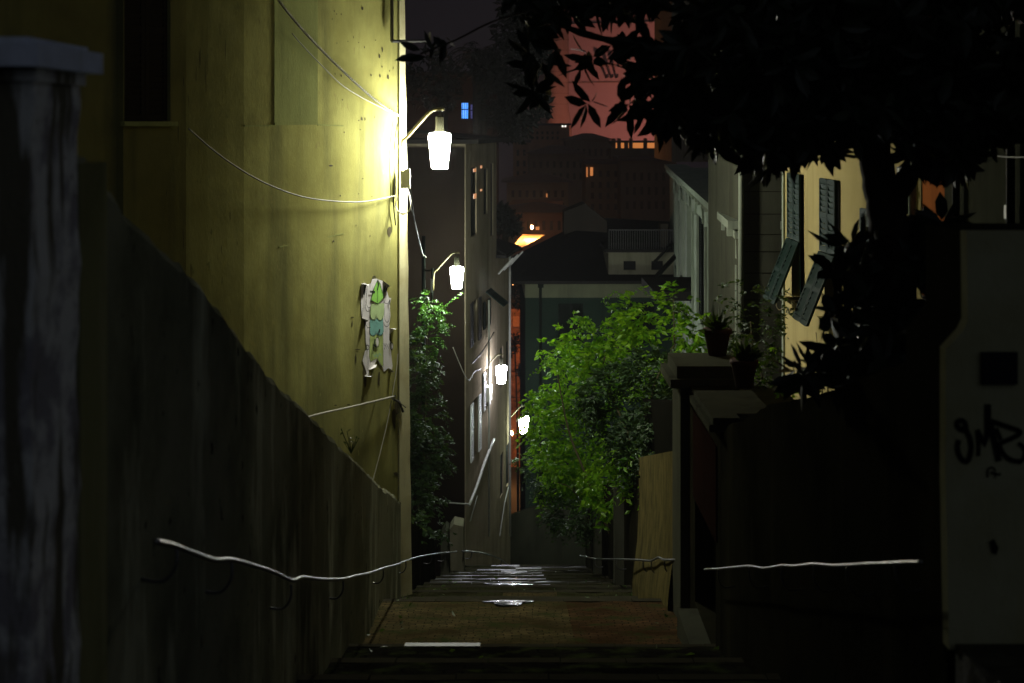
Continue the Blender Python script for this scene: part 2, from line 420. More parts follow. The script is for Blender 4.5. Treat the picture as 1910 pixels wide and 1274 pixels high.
# ------------------------------------------------------------------ ground profile
GP = [(-12, 1.5), (-3, -.9), (0, -1.5), (6.4, -2.85), (10.5, -4.28), (15, -5.57), (20.7, -7.05), (25, -8.25), (35, -11.0), (36, -11.35), (52, -17.6), (60, -18.5), (120, -22)]
def gz(d):
    for (a, za), (b, zb) in zip(GP, GP[1:]):
        if d <= b: return za + (zb-za)*(d-a)/(b-a)
    return -22
def left_edge(d):  return -1.6 if d < 21 else (-1.62 + (d-21)*.02 if d < 36 else -1.3 + (d-36)*.12)
def right_edge(d): return 2.02 if d < 22.3 else (2.1 - (d-22.3)*.02 if d < 36 else 1.8 + (d-36)*.06)

# terrain
tm = MB()
rows = [-12, -3, 0, 6.4, 10.5, 15, 20.7, 25, 35, 44, 52, 60, 120, 380]
for a, b in zip(rows, rows[1:]):
    for xa, xb in ((-220, -60), (-60, 60), (60, 220)):
        za, zb = gz(a)-.6, gz(b)-.6
        tm.face(((xa, a, za), (xb, a, za), (xb, b, zb), (xa, b, zb)))
struct('terrain', tm, M['terrain'], loc=(0, 0, 0))
# steps
sd = [-2, .2, 2.2, 4.2, 6.0, 7.6, 9.2, 10.8, 12.5, 14.15, 17.9, 19.4, 21.2, 23, 24.8, 26.4, 27.9, 29.4, 30.9, 32.4, 33.8, 35.1]
d_ = 35.1
while d_ < 52: d_ += .75; sd.append(d_)
st = MB(); ns = MB()
for k, (a, b) in enumerate(zip(sd, sd[1:])):
    za = gz(a); zb = gz(b); zt = za + (zb-za)*(.62 if a < 35 else .1)
    la, lb, ra, rb = left_edge(a)-.12, left_edge(b)-.12, right_edge(a)+.12, right_edge(b)+.12
    if a < 14.1: cuts = [(0, 1, 4)]  # treads nearest the camera get a much darker paving
    elif 14.1 < a < 14.2: cuts = [(0, .62, 1), (.62, 1, 2)]
    elif 17.8 < a < 18: cuts = [(0, .39, 5), (.39, 1, 3)]
    else: g_ = 0 if a > 24 else 5; cuts = [(0, .4, random.choice((g_, 3))), (.4, .62, 0 if a > 24 else random.choice((1, 3))), (.62, 1, random.choice((g_, 3)))]
    nw = .13 if abs(b-14.15) > .01 else .10
    for f0, f1, mi in cuts:
        st.mi = mi
        # slightly uneven tread: a grid of small quads
        nx = max(2, int((f1-f0)*14)); ny = 5
        P_ = {}
        for i in range(nx+1):
            for j in range(ny+1):
                f = f0+(f1-f0)*i/nx; y = a+(b-nw-a)*j/ny
                x0, x1 = la+(lb-la)*j/ny, ra+(rb-ra)*j/ny
                P_[i, j] = (x0+(x1-x0)*f, y, za+(zt-za)*j/ny + .012*math.sin(f*37+y*5)*math.sin(y*9+f*11))
        for i in range(nx):
            for j in range(ny): st.face((P_[i,j], P_[i+1,j], P_[i+1,j+1], P_[i,j+1]))
    # riser
    st.mi = 0
    st.face(((lb, b-.02, zt-.05), (rb, b-.02, zt-.05), (rb, b-.02, zb-.1), (lb, b-.02, zb-.1)))
    # nosing blocks; lamp glints put into paler, glossier stone
    x = lb
    while x < rb:
        w = U(.55, .95); e = min(x+w, rb)
        if b == 14.15 and x > -1.2 and x < -.9: w = .76; e = x+w
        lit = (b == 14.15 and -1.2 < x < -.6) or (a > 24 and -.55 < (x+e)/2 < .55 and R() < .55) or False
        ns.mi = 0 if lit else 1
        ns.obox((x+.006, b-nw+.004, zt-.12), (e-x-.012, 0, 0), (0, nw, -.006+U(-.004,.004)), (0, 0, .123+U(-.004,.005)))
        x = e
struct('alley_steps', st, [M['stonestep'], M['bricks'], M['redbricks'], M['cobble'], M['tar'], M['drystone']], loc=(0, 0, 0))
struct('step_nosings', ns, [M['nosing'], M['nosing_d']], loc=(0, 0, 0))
# puddles: thin films of water on the treads
def step_z(d):
    for a, b in zip(sd, sd[1:]):
        if a <= d < b: return gz(a) + (gz(b)-gz(a))*.62*(d-a)/(b-.13-a)
    return gz(d)
for i, (x, y0, y1, w) in enumerate([(-.05, 17.45, 17.85, .52), (-.12, 26.0, 26.35, .8), (-.15, 27.2, 27.6, .6), (.12, 27.1, 27.4, .35), (-.22, 28.5, 28.8, .5), (.1, 30.0, 30.4, .7), (-.5, 31.4, 31.8, .7), (.45, 31.6, 31.8, .5), (-.85, 33.1, 33.4, .8)]):
    pm = MB(); n = 36; pts = []
    cy = (y0+y1)/2
    for k in range(n):
        a = 2*math.pi*k/n; r = 1 + .22*math.sin(3*a+i) + .12*math.sin(5*a+2*i) + .05*math.sin(9*a)
        yy = cy + (y1-y0)/2*r*math.sin(a)
        pts.append(V((x + w/2*r*math.cos(a), yy, step_z(min(max(yy, 0), 60))+.018)))
    pm.prism(pts, (0, 0, -.012)); struct('puddle', pm, M['puddle'])

# ------------------------------------------------------------------ left alley wall, pillar, rail
wt = [(5.15, -.07), (5.41, -.135), (5.95, -.341), (6.30, -.468), (6.76, -.591), (7.28, -.79), (8.36, -1.25), (9.3, -1.60), (10.5, -2.0), (12.2, -2.62), (13.9, -3.17), (16, -3.93), (18.3, -4.68), (20.6, -5.45)]
lw = MB()
tops = []
for (a, za), (b, zb) in zip(wt, wt[1:]):
    n = max(2, int((b-a)/.12))
    for k in range(n):
        t = k/n; tops.append((a+(b-a)*t, za+(zb-za)*t + U(-.018, .018)))
tops.append(wt[-1])
def wx(d): return -1.6 + .02*math.sin(d*1.7)
for (a, za), (b, zb) in zip(tops, tops[1:]):
    for x0, x1 in ((-1.95, None),):
        A0 = V((-1.95, a, za)); A1 = V((wx(a)-.03, a, za)); B0 = V((-1.95, b, zb)); B1 = V((wx(b)-.03, b, zb))
        lw.face((A0, A1, B1, B0))
    lw.face((A1, (wx(a), a, za-.05), (wx(b), b, zb-.05), B1))
    lw.face(((wx(a), a, za-.05), (wx(a), a, gz(a)-.4), (wx(b), b, gz(b)-.4), (wx(b), b, zb-.05)))
    lw.face((A0, B0, (-1.95, b, gz(b)-.5), (-1.95, a, gz(a)-.5)))
a, za = tops[0]; b, zb = tops[-1]
lw.face(((-1.95, a, za), (-1.95, a, gz(a)-.4), (wx(a), a, gz(a)-.4), (wx(a), a, za)))
lw.face(((-1.95, b, zb), (wx(b), b, zb), (wx(b), b, gz(b)-.4), (-1.95, b, gz(b)-.4)))
lroot = thing('garden_wall', 'long dark rendered wall falling down the left side of the steps', 'wall', (-1.75, 12, gz(12)))
lw.build('wall', M['oldwall'], lroot)
sr = MB()
sr.box(-1.93, -1.565, 5.16, 5.50, gz(5.2)-.4, -.14)
sr.build('pilaster', M['olive'], lroot, label='olive pilaster at the upper end of the dark wall')

pr = thing('gate_pillar', 'peeling blue grey gate pillar with a wide stone cap, near left edge', 'pillar', (-1.85, 4.85, gz(4.85)))
pb = MB(); seg = 26; z0 = gz(4.6)-.3; z1 = .185
for k in range(seg):
    a = z0+(z1-z0)*k/seg; b = z0+(z1-z0)*(k+1)/seg
    j = lambda s: .006*math.sin(s*9)+.005*math.sin(s*23)
    xa, xb = -1.56+j(a), -1.56+j(b)
    pb.face(((xa, 4.62, a), (xa, 5.12, a), (xb, 5.12, b), (xb, 4.62, b)))
    pb.face(((-2.2, 4.62, a), (xa, 4.62, a), (xb, 4.62, b), (-2.2, 4.62, b)))
    pb.face(((-2.2, 5.12, a), (-2.2, 5.12, b), (xb, 5.12, b), (xa, 5.12, a)))
pb.build('shaft', M['pillar'], pr)
pc = MB(); 
pc.prism([V((-2.3, 4.5, .19)), V((-1.50, 4.5, .19)), V((-1.50, 5.22, .19)), V((-2.3, 5.22, .19))], (0, 0, .075))
pc.prism([V((-2.27, 4.54, .265)), V((-1.545, 4.54, .265)), V((-1.545, 5.18, .265)), V((-2.27, 5.18, .265))], (0, 0, .02))
pc.build('cap', M['capstone'], pr)
nk = MB(); nk.box(-2.2, -1.54, 4.60, 5.14, .145, .188); nk.build('neck_moulding', M['pillar'], pr)

def handrail(name, label, pts, r, brackets, mat, wall_dx, drop=.16):
    p = smooth_path(pts, 5); root = thing(name, label, 'handrail', p[0] - V((0, 0, .9)))
    m = MB(); m.tube(p, r, 8); m.build('rail', mat, root, smooth=True)
    for q in brackets:
        b = MB(); q = V(q)
        wxx = wall_dx
        b.tube(smooth_path([q+V((0,0,-.01)), q+V((0,-.02,-drop*.6)), q+V((wxx*.35,-.03,-drop)), q+V((wxx,-.03,-drop*.95))], 4), r*.7, 6)
        b.build('bracket', M['iron'], root, smooth=True)
    return root
def onX(X, pts):
    out = []
    for x, y in pts:
        d = F*X/(x-CX); out.append(P(x, y, d))
    return out
lp = onX(-1.47, [(290, 1010), (325, 1018), (362, 1032), (400, 1045), (432, 1044), (480, 1057), (515, 1069), (545, 1083), (565, 1077), (600, 1081), (640, 1080), (665, 1074), (690, 1069), (715, 1060), (740, 1053)])
lp += [P(757, 1046, 20.2), P(780, 1039, 23), P(805, 1034, 26), P(830, 1031, 29), P(852, 1029, 32)]
lp2 = [P(862, 1028, 33), P(880, 1029, 35), P(910, 1034, 37.5), P(935, 1044, 40), P(950, 1056, 42.5)]
handrail('handrail', 'bent bare steel handrail along the dark wall on the left', lp, .0125, [lp[1]+V((0,.05,0)), lp[4], lp[7]+V((0,-.05,0)), lp[10], lp[13], lp[15], lp[17], lp[18]], M['railsteel'], -.15)
handrail('handrail', 'short dark handrail dropping out of sight at the far left end of the steps', lp2, .02, [lp2[1], lp2[3]], M['iron'], -.2)
rp = onX(1.88, [(1718, 1048), (1680, 1049.5), (1620, 1052), (1580, 1054), (1550, 1055), (1518, 1052), (1480, 1056), (1458, 1055), (1425, 1060), (1398, 1056), (1360, 1059), (1340, 1061), (1314, 1062)])
handrail('handrail', 'long thin handrail on the dark wall between the doorway and the pale pillar', rp, .009, [rp[1]+V((0,.1,0)), rp[3], rp[5], rp[7], rp[9], rp[11]], M['railsteel'], .14)
rp3 = [P(1268, 1044, 16.6), P(1240, 1044, 17.6), P(1228, 1040, 18.3), P(1215, 1046, 19), P(1200, 1045, 20), P(1185, 1044, 21), P(1150, 1043, 23.5), P(1110, 1042, 28), P(1082, 1036, 33)]
handrail('handrail', 'dark handrail with hooked brackets across the ochre lit wall on the right', rp3, .014, [rp3[0], rp3[1], rp3[3], rp3[4], rp3[6], rp3[7]], M['iron'], .16)

# ------------------------------------------------------------------ yellow house on the left (B1)
B1 = Bowed(-1.74, 22.5, -.43, -1, (1, -.4))
yh = thing('yellow_house', 'tall yellow plaster house behind the wall, lit by the nearest lamp', 'house', (-3.5, 18.5, gz(20)))
u_w0, u_w1 = B1.u(318), B1.u(232)
zt0 = B1.z(275, 226)
uA = B1.u(742); uB = B1.u(230); uC = B1.u(-260)
uS, uS2 = B1.u(455), B1.u(347)
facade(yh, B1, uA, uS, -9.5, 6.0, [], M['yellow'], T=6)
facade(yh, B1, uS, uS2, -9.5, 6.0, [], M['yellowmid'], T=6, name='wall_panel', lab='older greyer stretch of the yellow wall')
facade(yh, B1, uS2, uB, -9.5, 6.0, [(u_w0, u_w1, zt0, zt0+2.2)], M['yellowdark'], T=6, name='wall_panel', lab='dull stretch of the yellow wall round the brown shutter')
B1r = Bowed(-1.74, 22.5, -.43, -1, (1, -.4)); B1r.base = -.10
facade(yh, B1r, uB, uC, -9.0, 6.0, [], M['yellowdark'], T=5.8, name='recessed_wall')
cs = MB()   # corner strip, leaning out towards its foot
for k in range(30):
    a = -9.5 + 15.5*k/30; b = -9.5 + 15.5*(k+1)/30
    ln = lambda z: -(.012*(z+9.5)-.09) + .006*math.sin(z*5)
    A = [B1.W(uA, .03, a), B1.W(-.10, .03, a) + V((ln(a)+.01, .13, 0)), B1.W(uA, .03, b), B1.W(-.10, .03, b) + V((ln(b)+.01, .13, 0))]
    cs.face((A[0], A[1], A[3], A[2]))
    C = [B1.W(-.10, -.6, a) + V((ln(a), 0, 0)), B1.W(-.10, -.6, b) + V((ln(b), 0, 0))]
    cs.face((A[1], C[0], C[1], A[3]))
    cs.face((B1.W(uA, 0, a), A[0], A[2], B1.W(uA, 0, b)))
cs.build('corner_strip', M['corner'], yh)
BT = B1.tangent(u_w0, u_w1); LW = (B1.W(u_w1,0,0)-B1.W(u_w0,0,0)).length
window(yh, BT, 0, LW, zt0, zt0+2.2, 'closed', M['brownwood'], depth=.16)
pt = MB()
pa, pb_ = B1.u(592), B1.u(511); zp = B1.z(550, 233)
PT_ = B1.tangent(pa, pb_); pt.obox(PT_.W(0, .004, zp), PT_.t*(pb_-pa), V((0, 0, 3.6)), PT_.n*.004); pt.build('plaster_patch', M['yellow_patch'], yh, label='greener repainted rectangle on the yellow wall')
def ledge(x0, y0, x1, y1, h, off):
    ml = MB(); a, b = B1.hit(x0, y0), B1.hit(x1, y1); ml.obox(a, b-a, V((0, 0, h)), B1.n*off); ml.build('string_course', M['yellow_patch'], yh)
ledge(455, 236, 511, 236, .02, .006); ledge(511, 233.5, 592, 233, .03, .012); ledge(592, 234, 640, 236, .02, .006)
ledge(520, 462, 640, 437, .015, .006)
wl = MB(); wl.obox(BT.W(-.06, 0, zt0-.06), BT.t*(LW+.12), V((0, 0, .055)), BT.n*.07); wl.build('sill', M['yellow_patch'], yh)
# dark stains, holes and scratches in the plaster
def mark(x, y, w, h, n=7):
    pts = []
    for k in range(n):
        a = 2*math.pi*k/n; pts.append(B1.hit(x+w/2*math.cos(a)*U(.6,1.2), y+h/2*math.sin(a)*U(.6,1.2), .005))
    sm = MB(); sm.face(pts); sm.build('wall_stain', M['stain'], yh)
for k in range(30):
    x = U(600, 738); mark(x, U(20, 560), U(1.2, 2.6), U(2, 6))
for x, y, w, h in ((617, 309, 9, 4), (676, 16, 5, 8), (713, 92, 3, 14), (708, 105, 3, 10), (692, 140, 3, 6), (709, 142, 3, 7), (724, 144, 4, 10), (675, 222, 3, 8), (681, 222, 2, 8), (727, 432, 9, 20), (622, 450, 4, 4), (657, 592, 7, 3), (657, 604, 2, 16), (668, 652, 14, 3), (664, 668, 2, 20), (626, 756, 6, 3), (650, 755, 6, 3), (738, 884, 8, 7), (682, 600, 6, 34)): mark(x, y, w, h)
for k in range(14): mark(U(300, 460), U(60, 560), U(.8, 1.4), U(8, 50))
# dark streaks under the poster and at the lower cable
for x, y, w, h in ((681, 700, 8, 50), (707, 708, 5, 34), (683, 665, 6, 30), (728, 640, 5, 40), (740, 760, 12, 26), (735, 780, 8, 46)): mark(x, y, w, h)
# poster
po = MB(); Z = lambda a, b: (640+a*.1726, 500+b*.1726)
out = [(195,170),(235,160),(262,178),(300,165),(315,120),(325,75),(355,110),(395,130),(425,135),(480,175),(490,210),(470,235),(495,320),(520,325),(505,400),(512,520),(500,590),(500,650),(555,655),(528,690),(500,720),(500,780),(545,830),(540,870),(515,880),(535,1060),(520,1130),(490,1080),(440,1120),(430,1075),(395,1040),(365,985),(345,1040),(320,1095),(275,1100),(290,1165),(230,1170),(255,1140),(238,1080),(210,1000),(235,900),(260,870),(245,790),(240,640),(250,580),(205,540),(195,430)]
base = [B1.hit(*Z(*p), .006) for p in out]
import mathutils
def fillpoly(mb, px, off, mi, wob=0):
    pts = [B1.hit(*Z(*p), off) for p in px]
    uv = [V((q.dot(B1.t), q.z, 0)) for q in pts]
    tri = mathutils.geometry.tessellate_polygon([uv])
    i = len(mb.v); mb.v += [tuple(q) for q in pts]
    for t in tri: mb.f.append(tuple(i+k for k in t)); mb.m.append(mi)
fillpoly(po, out, .008, 0)
# curled torn edges standing off the wall
for (a, b) in (((195,170),(262,178)), ((425,135),(490,210)), ((500,650),(555,655)), ((230,1170),(290,1165)), ((275,1100),(345,1040)), ((205,540),(250,580)), ((490,1080),(520,1130)), ((315,120),(325,75))):
    A, B = B1.hit(*Z(*a), .008), B1.hit(*Z(*b), .008)
    m_ = (A+B)/2 + B1.n*.07 + V((0, 0, U(-.02,.03)))
    po.mi = 0; po.face((A, B, m_)); po.face((A, m_, B + B1.n*.03))
def scal(x0, x1, y, r, n):
    o = []
    for k in range(n):
        for j in range(7):
            a = math.pi*j/6; w = (x1-x0)/n; o.append((x1-(k+.5)*w + w/2*math.cos(a), y + r*math.sin(a)))
    return o
fillpoly(po, [(290,725)] + [(430,715),(432,1060),(420,1060),(365,975),(300,1010),(285,960)], .011, 4)
fillpoly(po, [(290,560),(430,545),(440,690)] + scal(290, 436, 690, 40, 2) , .014, 3)
fillpoly(po, [(300,390),(445,380),(440,520)] + scal(294, 438, 515, 48, 2), .017, 2)
fillpoly(po, [(375,125),(402,170),(440,320),(375,390),(303,345),(340,200)], .020, 1)
def ink(pts, w=.009, off=.023): 
    po.mi = 5; stroke(po, B1, [Z(*p) for p in pts], w, off)
ink([(375,125),(402,170),(440,320),(375,390),(303,345),(340,200),(375,125)]); ink([(380,150),(372,250),(375,390)], .008)
ink([(372,130),(385,180),(370,240)], .03); ink([(290,255),(345,258)], .03)
def arc(cx, cy, rx, ry, a0, a1, w=.009, n=12):
    ink([(cx+rx*math.cos(math.radians(a0+(a1-a0)*k/n)), cy+ry*math.sin(math.radians(a0+(a1-a0)*k/n))) for k in range(n+1)], w)
arc(325, 500, 32, 58, 0, 180); arc(395, 515, 33, 60, 0, 180); arc(322, 680, 33, 58, 0, 180); arc(408, 680, 26, 44, 0, 180)
arc(280, 360, 30, 70, 0, 180); arc(268, 400, 28, 70, 60, 180); arc(475, 520, 28, 66, 0, 180); arc(470, 340, 30, 44, 0, 180); arc(470, 560, 34, 74, 20, 160)
ink([(250,210),(250,380)]); ink([(265,190),(240,420)]); ink([(215,430),(205,530)]); ink([(445,430),(447,520)]); ink([(502,430),(502,540)])
ink([(290,740),(284,930),(265,1100)]); ink([(432,700),(434,1070)]); ink([(262,645),(300,640)]); ink([(240,600),(262,640)])
ink([(240,180),(228,290)], .05); ink([(455,190),(440,300)], .03); ink([(470,210),(462,260)], .04); ink([(505,340),(503,395)], .03)
arc(370, 800, 22, 55, 0, 360, .012); ink([(345,770),(335,830),(365,850)], .045); ink([(330,850),(322,930)], .02); ink([(395,660),(390,700)], .04)
po.mi = 0; fillpoly(po, [(358,760),(378,755),(386,800),(378,845),(362,840),(354,800)], .026, 0)
# letters
arc(264, 858, 16, 26, 0, 360, .014); ink([(250,835),(250,885)], .014)
ink([(440,815),(452,845)], .012); ink([(464,815),(445,880)], .012)
ink([(470,870),(470,820),(492,870),(492,815)], .012); arc(524, 842, 18, 36, 0, 360, .014)
po.mi = 3
for a, b in (((330,930),(345,960)), ((345,960),(358,925)), ((358,925),(372,960)), ((372,960),(395,920)), ((395,920),(410,945))): stroke(po, B1, [Z(*a), Z(*b)], .012, .023)
tag(po.build('poster', [M['paper'], M['pgreen'], M['plime'], M['pteal'], M['pmoss'], M['ink']]), 'torn paper poster of a green scaly figure pasted on the yellow wall', 'poster')

# cables on the yellow house
def cable(label, pts, r, mat, n=8, seg=6, name='cable', cat='cable', group=None):
    m = MB(); m.tube(smooth_path(pts, n), r, seg); return tag(m.build(name, mat, smooth=True), label, cat, group)
def hp(x, y, off): return B1.hit(x, y, off)
tw = smooth_path([hp(495, -45, .5), hp(520, 0, .45), hp(560, 50, .38), (hp(600, 93, .32)), hp(650, 142, .25), hp(700, 186, .16), hp(748, 218, .08)], 14)
m = MB()
for ph in (0, math.pi):
    q = []
    L = 0
    for k, p in enumerate(tw):
        for j in range(4):
            if k == len(tw)-1 and j: break
            pp = p if k == len(tw)-1 else p.lerp(tw[k+1], j/4)
            w = (k*4+j)*.8 + ph; q.append(pp + V((math.cos(w)*.011, 0, math.sin(w)*.011)))
    m.tube(q, .010, 5)
tag(m.build('cable', M['cable'], smooth=True), 'thick twisted cable running up from the nearest lamp across the yellow wall', 'cable')
cable('thin pale cable just under the twisted one on the yellow wall', [hp(545, 62, .2), hp(560, 80, .18), hp(600, 122, .14), hp(640, 160, .11), hp(690, 190, .07), hp(748, 218, .05)], .007, M['cable'])
cable('long cable sagging across the yellow wall below the brown shutter', [hp(352, 240, .12), hp(400, 282, .13), hp(450, 317, .13), hp(500, 344, .12), hp(560, 366, .11), (hp(620, 375, .1)), hp(680, 376, .08), hp(738, 365, .05)], .010, M['cable'])
cable('cable rising to the corner of the yellow wall below the poster', [hp(560, 782, .14), hp(600, 771, .13), hp(650, 760, .12), hp(700, 748, .1), hp(736, 739, .06)], .014, M['cable'])
cable('loose thin wire hanging down the lower corner of the yellow wall', [hp(742, 660, .03), hp(738, 700, .05), hp(722, 790, .06), hp(700, 880, .06), hp(690, 910, .06)], .006, M['cable'])
cable('dark bundled wires running down the corner of the yellow house', [hp(741, 230, .05), hp(737, 260, .05), hp(735, 300, .05), hp(736, 350, .05), hp(734, 380, .05), hp(738, 420, .04)], .011, M['darkcable'])
ckr = thing('cable_anchor', 'black iron cable anchor at the lower corner of the yellow wall', 'bracket', hp(737, 745, 0))
for a, b, r in ((hp(737, 738, 0), hp(737, 738, .16), .012), (hp(737, 745, .15), P(757, 760, 22.3), .008), (hp(700, 748, 0), hp(700, 748, .12), .006)):
    ck = MB(); ck.tube([a, b], r); ck.build('iron_pin', M['iron'], ckr)
ck = MB(); ck.tube([hp(733, 744, .03), hp(745, 750, .05), hp(752, 768, .05)], .02)
ck.build('clamp', M['iron'], ckr)
jb = thing('junction_box', 'pale junction box with looped cable under the nearest lamp', 'junction box', P(757, 350, 22.2))
m = MB(); c = P(756, 334, 22.25); m.obox(c+V((-.075, 0, -.145)), V((.15, 0, 0)), V((0, .09, 0)), V((0, 0, .27))); m.obox(c+V((-.02, -.01, -.135)), V((.09, 0, 0)), V((0, .1, 0)), V((0, 0, .29))); m.build('box', M['whitefit'], jb)
m = MB()
for k in range(3):
    o = .008*k; m.tube(smooth_path([P(752, 350, 22.2), P(742, 368, 22.15-o), P(739-k, 386, 22.15-o), P(750, 400-k, 22.1-o), P(763+k, 392, 22.1-o), P(766-k, 372, 22.15-o), P(759, 350, 22.2)], 7), .0065, 5)
m.build('cable_loop', M['cable'], jb, smooth=True)
bkt = MB(); a = P(738, 77, 22.3); bkt.tube([P(731, 0, 22.0), P(731, 77, 22.0)], .03, 6); bkt.tube([P(731, 77, 22.0), P(802, 76, 22.6)], .026, 6); bkt.tube([P(802, 76, 22.6), P(802, 60, 22.6)], .02, 6)
tag(bkt.build('wire_bracket', M['iron']), 'black iron bracket sticking out high on the corner of the yellow house', 'bracket')

# ------------------------------------------------------------------ street lamps
def make_lamp(loc, glass, label):
    """origin at the centre of the lantern, arm reaching back to -x"""
    root = thing('street_lamp', label, 'street lamp', (0, 0, 0), 'street lamps down the stepped alley')
    g = MB(); g.lathe([(.03, -.292), (.118, -.290), (.128, -.275), (.140, -.15), (.158, .02), (.176, .17), (.178, .22), (.160, .262), (.10, .276), (.03, .278)], n=24); lg = g.build('lantern', glass, root, smooth=True)
    c = MB(); c.lathe([(.075, .276), (.078, .30), (.066, .34), (.066, .52), (.05, .535), (.02, .54)], n=16); c.build('lamp_housing', M['housing'], root)
    h = MB(); h.tube([V((0,0,.53)), V((0,0,.64))], .012, 6); h.build('hanger', M['housing'], root)
    a = MB(); a.tube(smooth_path([V((-.62,0,-.35)), V((-.60,0,.10)), V((-.50,0,.22)), V((-.25,0,.50)), V((-.14,0,.61)), V((-.03,0,.645)), V((.07,0,.645))], 5), .026, 8); a.build('arm', M['lamppaint'], root, smooth=True)
    w = MB(); w.box(-.68, -.645, -.05, .05, -.4, -.05); w.box(-.66, -.60, -.02, .02, -.12, -.08); w.box(-.66, -.60, -.02, .02, -.33, -.29); w.build('wall_bracket', M['iron'], root)
    root.location = loc; return root
L1 = make_lamp(P(820, 280, 22.45), M['lamp1'], 'largest and nearest lit street lamp, on the corner of the yellow house')
def next_lamp(loc, mat, label, rz=0, s=1):
    c = copy_tree(L1); c['label'] = label; c.location = loc; c.rotation_euler.z = rz; c.scale = (s, s, s)
    for ch in c.children:
        if ch.name.startswith('lantern'):
            ch.data = ch.data.copy(); ch.data.materials.clear(); ch.data.materials.append(mat)
    return c
next_lamp(P(852, 517, 37.2), M['lamp2'], 'lit street lamp on the ivy covered pole, second from the top')
next_lamp(P(935, 698, 44.0), M['lamp3'], 'violet white lit street lamp on the shuttered narrow house', 0, .95)
next_lamp(P(977, 792, 49.2), M['lamp4'], 'lowest and smallest lit street lamp, beside the orange lit gap')
# pole of the second lamp with its wires
pole = MB(); pole.tube([P(790, 760, 37.3), P(790, 440, 37.3)], .05, 8); pole.tube([P(790, 505, 37.3), P(806, 505, 37.25)], .02, 6)
pole.tube([P(806, 560, 37.25), P(806, 500, 37.25)], .03, 6)
tag(pole.build('lamp_pole', M['greenwood'], smooth=True), 'dark green pole wrapped in creeper holding the second lamp', 'pole')
cable('black wires dropping from the nearest lamp to the creeper covered pole', [P(757, 262, 22.5), P(760, 300, 23.5), P(769, 380, 26), P(776, 425, 29), P(790, 478, 36.8)], .010, M['darkcable'])
cable('pale wire beside the black wires dropping to the creeper covered pole', [P(765, 380, 25.5), P(778, 430, 30), P(786, 468, 35), P(795, 480, 37)], .008, M['cable'])
# ------------------------------------------------------------------ narrow shuttered house (B2)
B2 = Plane(-1.31, 40, .14, 1, (1, -.1))
sh = thing('shuttered_house', 'narrow tall house with louvred shutters beside the violet white lamp', 'house', (-3, 43, gz(40)))
u925 = B2.u(926)
def hole2(xa, xb, ya, yb):
    return (B2.u(xa), B2.u(xb), B2.z((xa+xb)/2, yb), B2.z((xa+xb)/2, ya))
H = [hole2(880.5, 890, 745, 850), hole2(880, 890, 560, 640), hole2(878, 889, 312, 440), hole2(903, 909, 690, 760), hole2(903, 909, 560, 610), hole2(902, 909, 315, 400), hole2(915, 920, 305, 440)]
facade(sh, B2, 0, u925, -17, B2.z(868, 268), H, M['pinkgrey'], T=7, name='wall')
for i, h in enumerate(H):
    pane = M['litcool'] if i == 6 else None
    w = window(sh, B2, *h, shut='open' if i in (0, 1, 3, 4) else 'closed', mat=[M['paleshut'], M['brownwood'], M['greenwood'], M['paleshut'], M['greenwood'], M['greenwood'], M['greenwood']][i], pane=pane)
for xa, xb, ya, yb, mm in ((880.5, 885, 315, 321, 'litorange'), (881, 885.5, 362, 371, 'litorange'), (894, 896.5, 309, 314, 'litorange'), (894, 896.5, 353, 357, 'litorange')):
    m = MB(); a, b, c, d = B2.u(xa), B2.u(xb), B2.z(xa, yb), B2.z(xa, ya); m.obox(B2.W(a, .03, c), B2.t*(b-a), V((0,0,d-c)), B2.n*.02); m.build('lit_slot', M[mm], sh)
# end wall (a slightly different brown render) and roof
ew = MB(); ew.obox(B2.W(-.03, -.02, -17), -B2.n*8, V((0,0,16.4)), B2.t*.028); ew.build('end_wall', M['brown'], sh)
rf = MB(); zt = B2.z(868, 268)
rf.obox(B2.W(-.5, .45, zt), B2.t*(u925+.6), -B2.n*8.3, V((0,0,.12)))
rf.prism([B2.W(-.4, .4, zt+.12), B2.W(u925, .4, zt+.12), B2.W(u925-1.5, -3, zt+.42), B2.W(1, -3, zt+.42)], (0, 0, .02)); rf.build('roof', M['slate'], sh)
# street-side detail: pipes, ledges, cables
dp = MB(); dp.tube([B2.hit(912, 560, .08), B2.hit(912, 1000, .08)], .035, 6); dp.build('downpipe', M['pipe'], sh, smooth=True)
gd = MB(); gd.tube(smooth_path([B2.hit(875, 942, .1), B2.hit(890, 905, .1), B2.hit(905, 860, .1), B2.hit(921, 820, .1)], 3), .045, 6); gd.build('waste_pipe', M['pipe'], sh, smooth=True)
gd = MB(); gd.tube([B2.hit(877, 972, .06), B2.hit(890, 925, .06)], .02, 6); gd.build('gas_pipe', M['pipe'], sh, smooth=True)
gd = MB(); gd.tube([P(838, 938, 39.8), P(869, 940, 39.9), B2.hit(877, 940, .1)], .02, 6); gd.build('gas_pipe', M['pipe'], sh, smooth=True)
bx = MB(); a = B2.hit(905, 750, 0); bx.obox(a, B2.t*.5, B2.n*.14, V((0,0,.45))); bx.build('meter_box', M['whitefit'], sh)
cable('cable hooked on the corner of the shuttered house left of its lamp', [P(845, 648, 39), P(858, 680, 39.4), P(873, 709, 39.9), P(885, 694, 41), P(897, 688, 42.5)], .012, M['cable'])
cable('cables slanting up the shuttered house above its lamp', [B2.hit(880, 678, .1), B2.hit(900, 655, .1), B2.hit(921, 620, .1)], .02, M['darkcable'])
fl = MB()   # propped-open shutter high on the house
louvre(fl, B2.hit(905, 545, .05), B2.t*1.0, V((.55, 0, -.45)), V((.6,0,.7)), 8); fl.build('shutter', M['teal'], sh, label='teal shutter propped outwards')

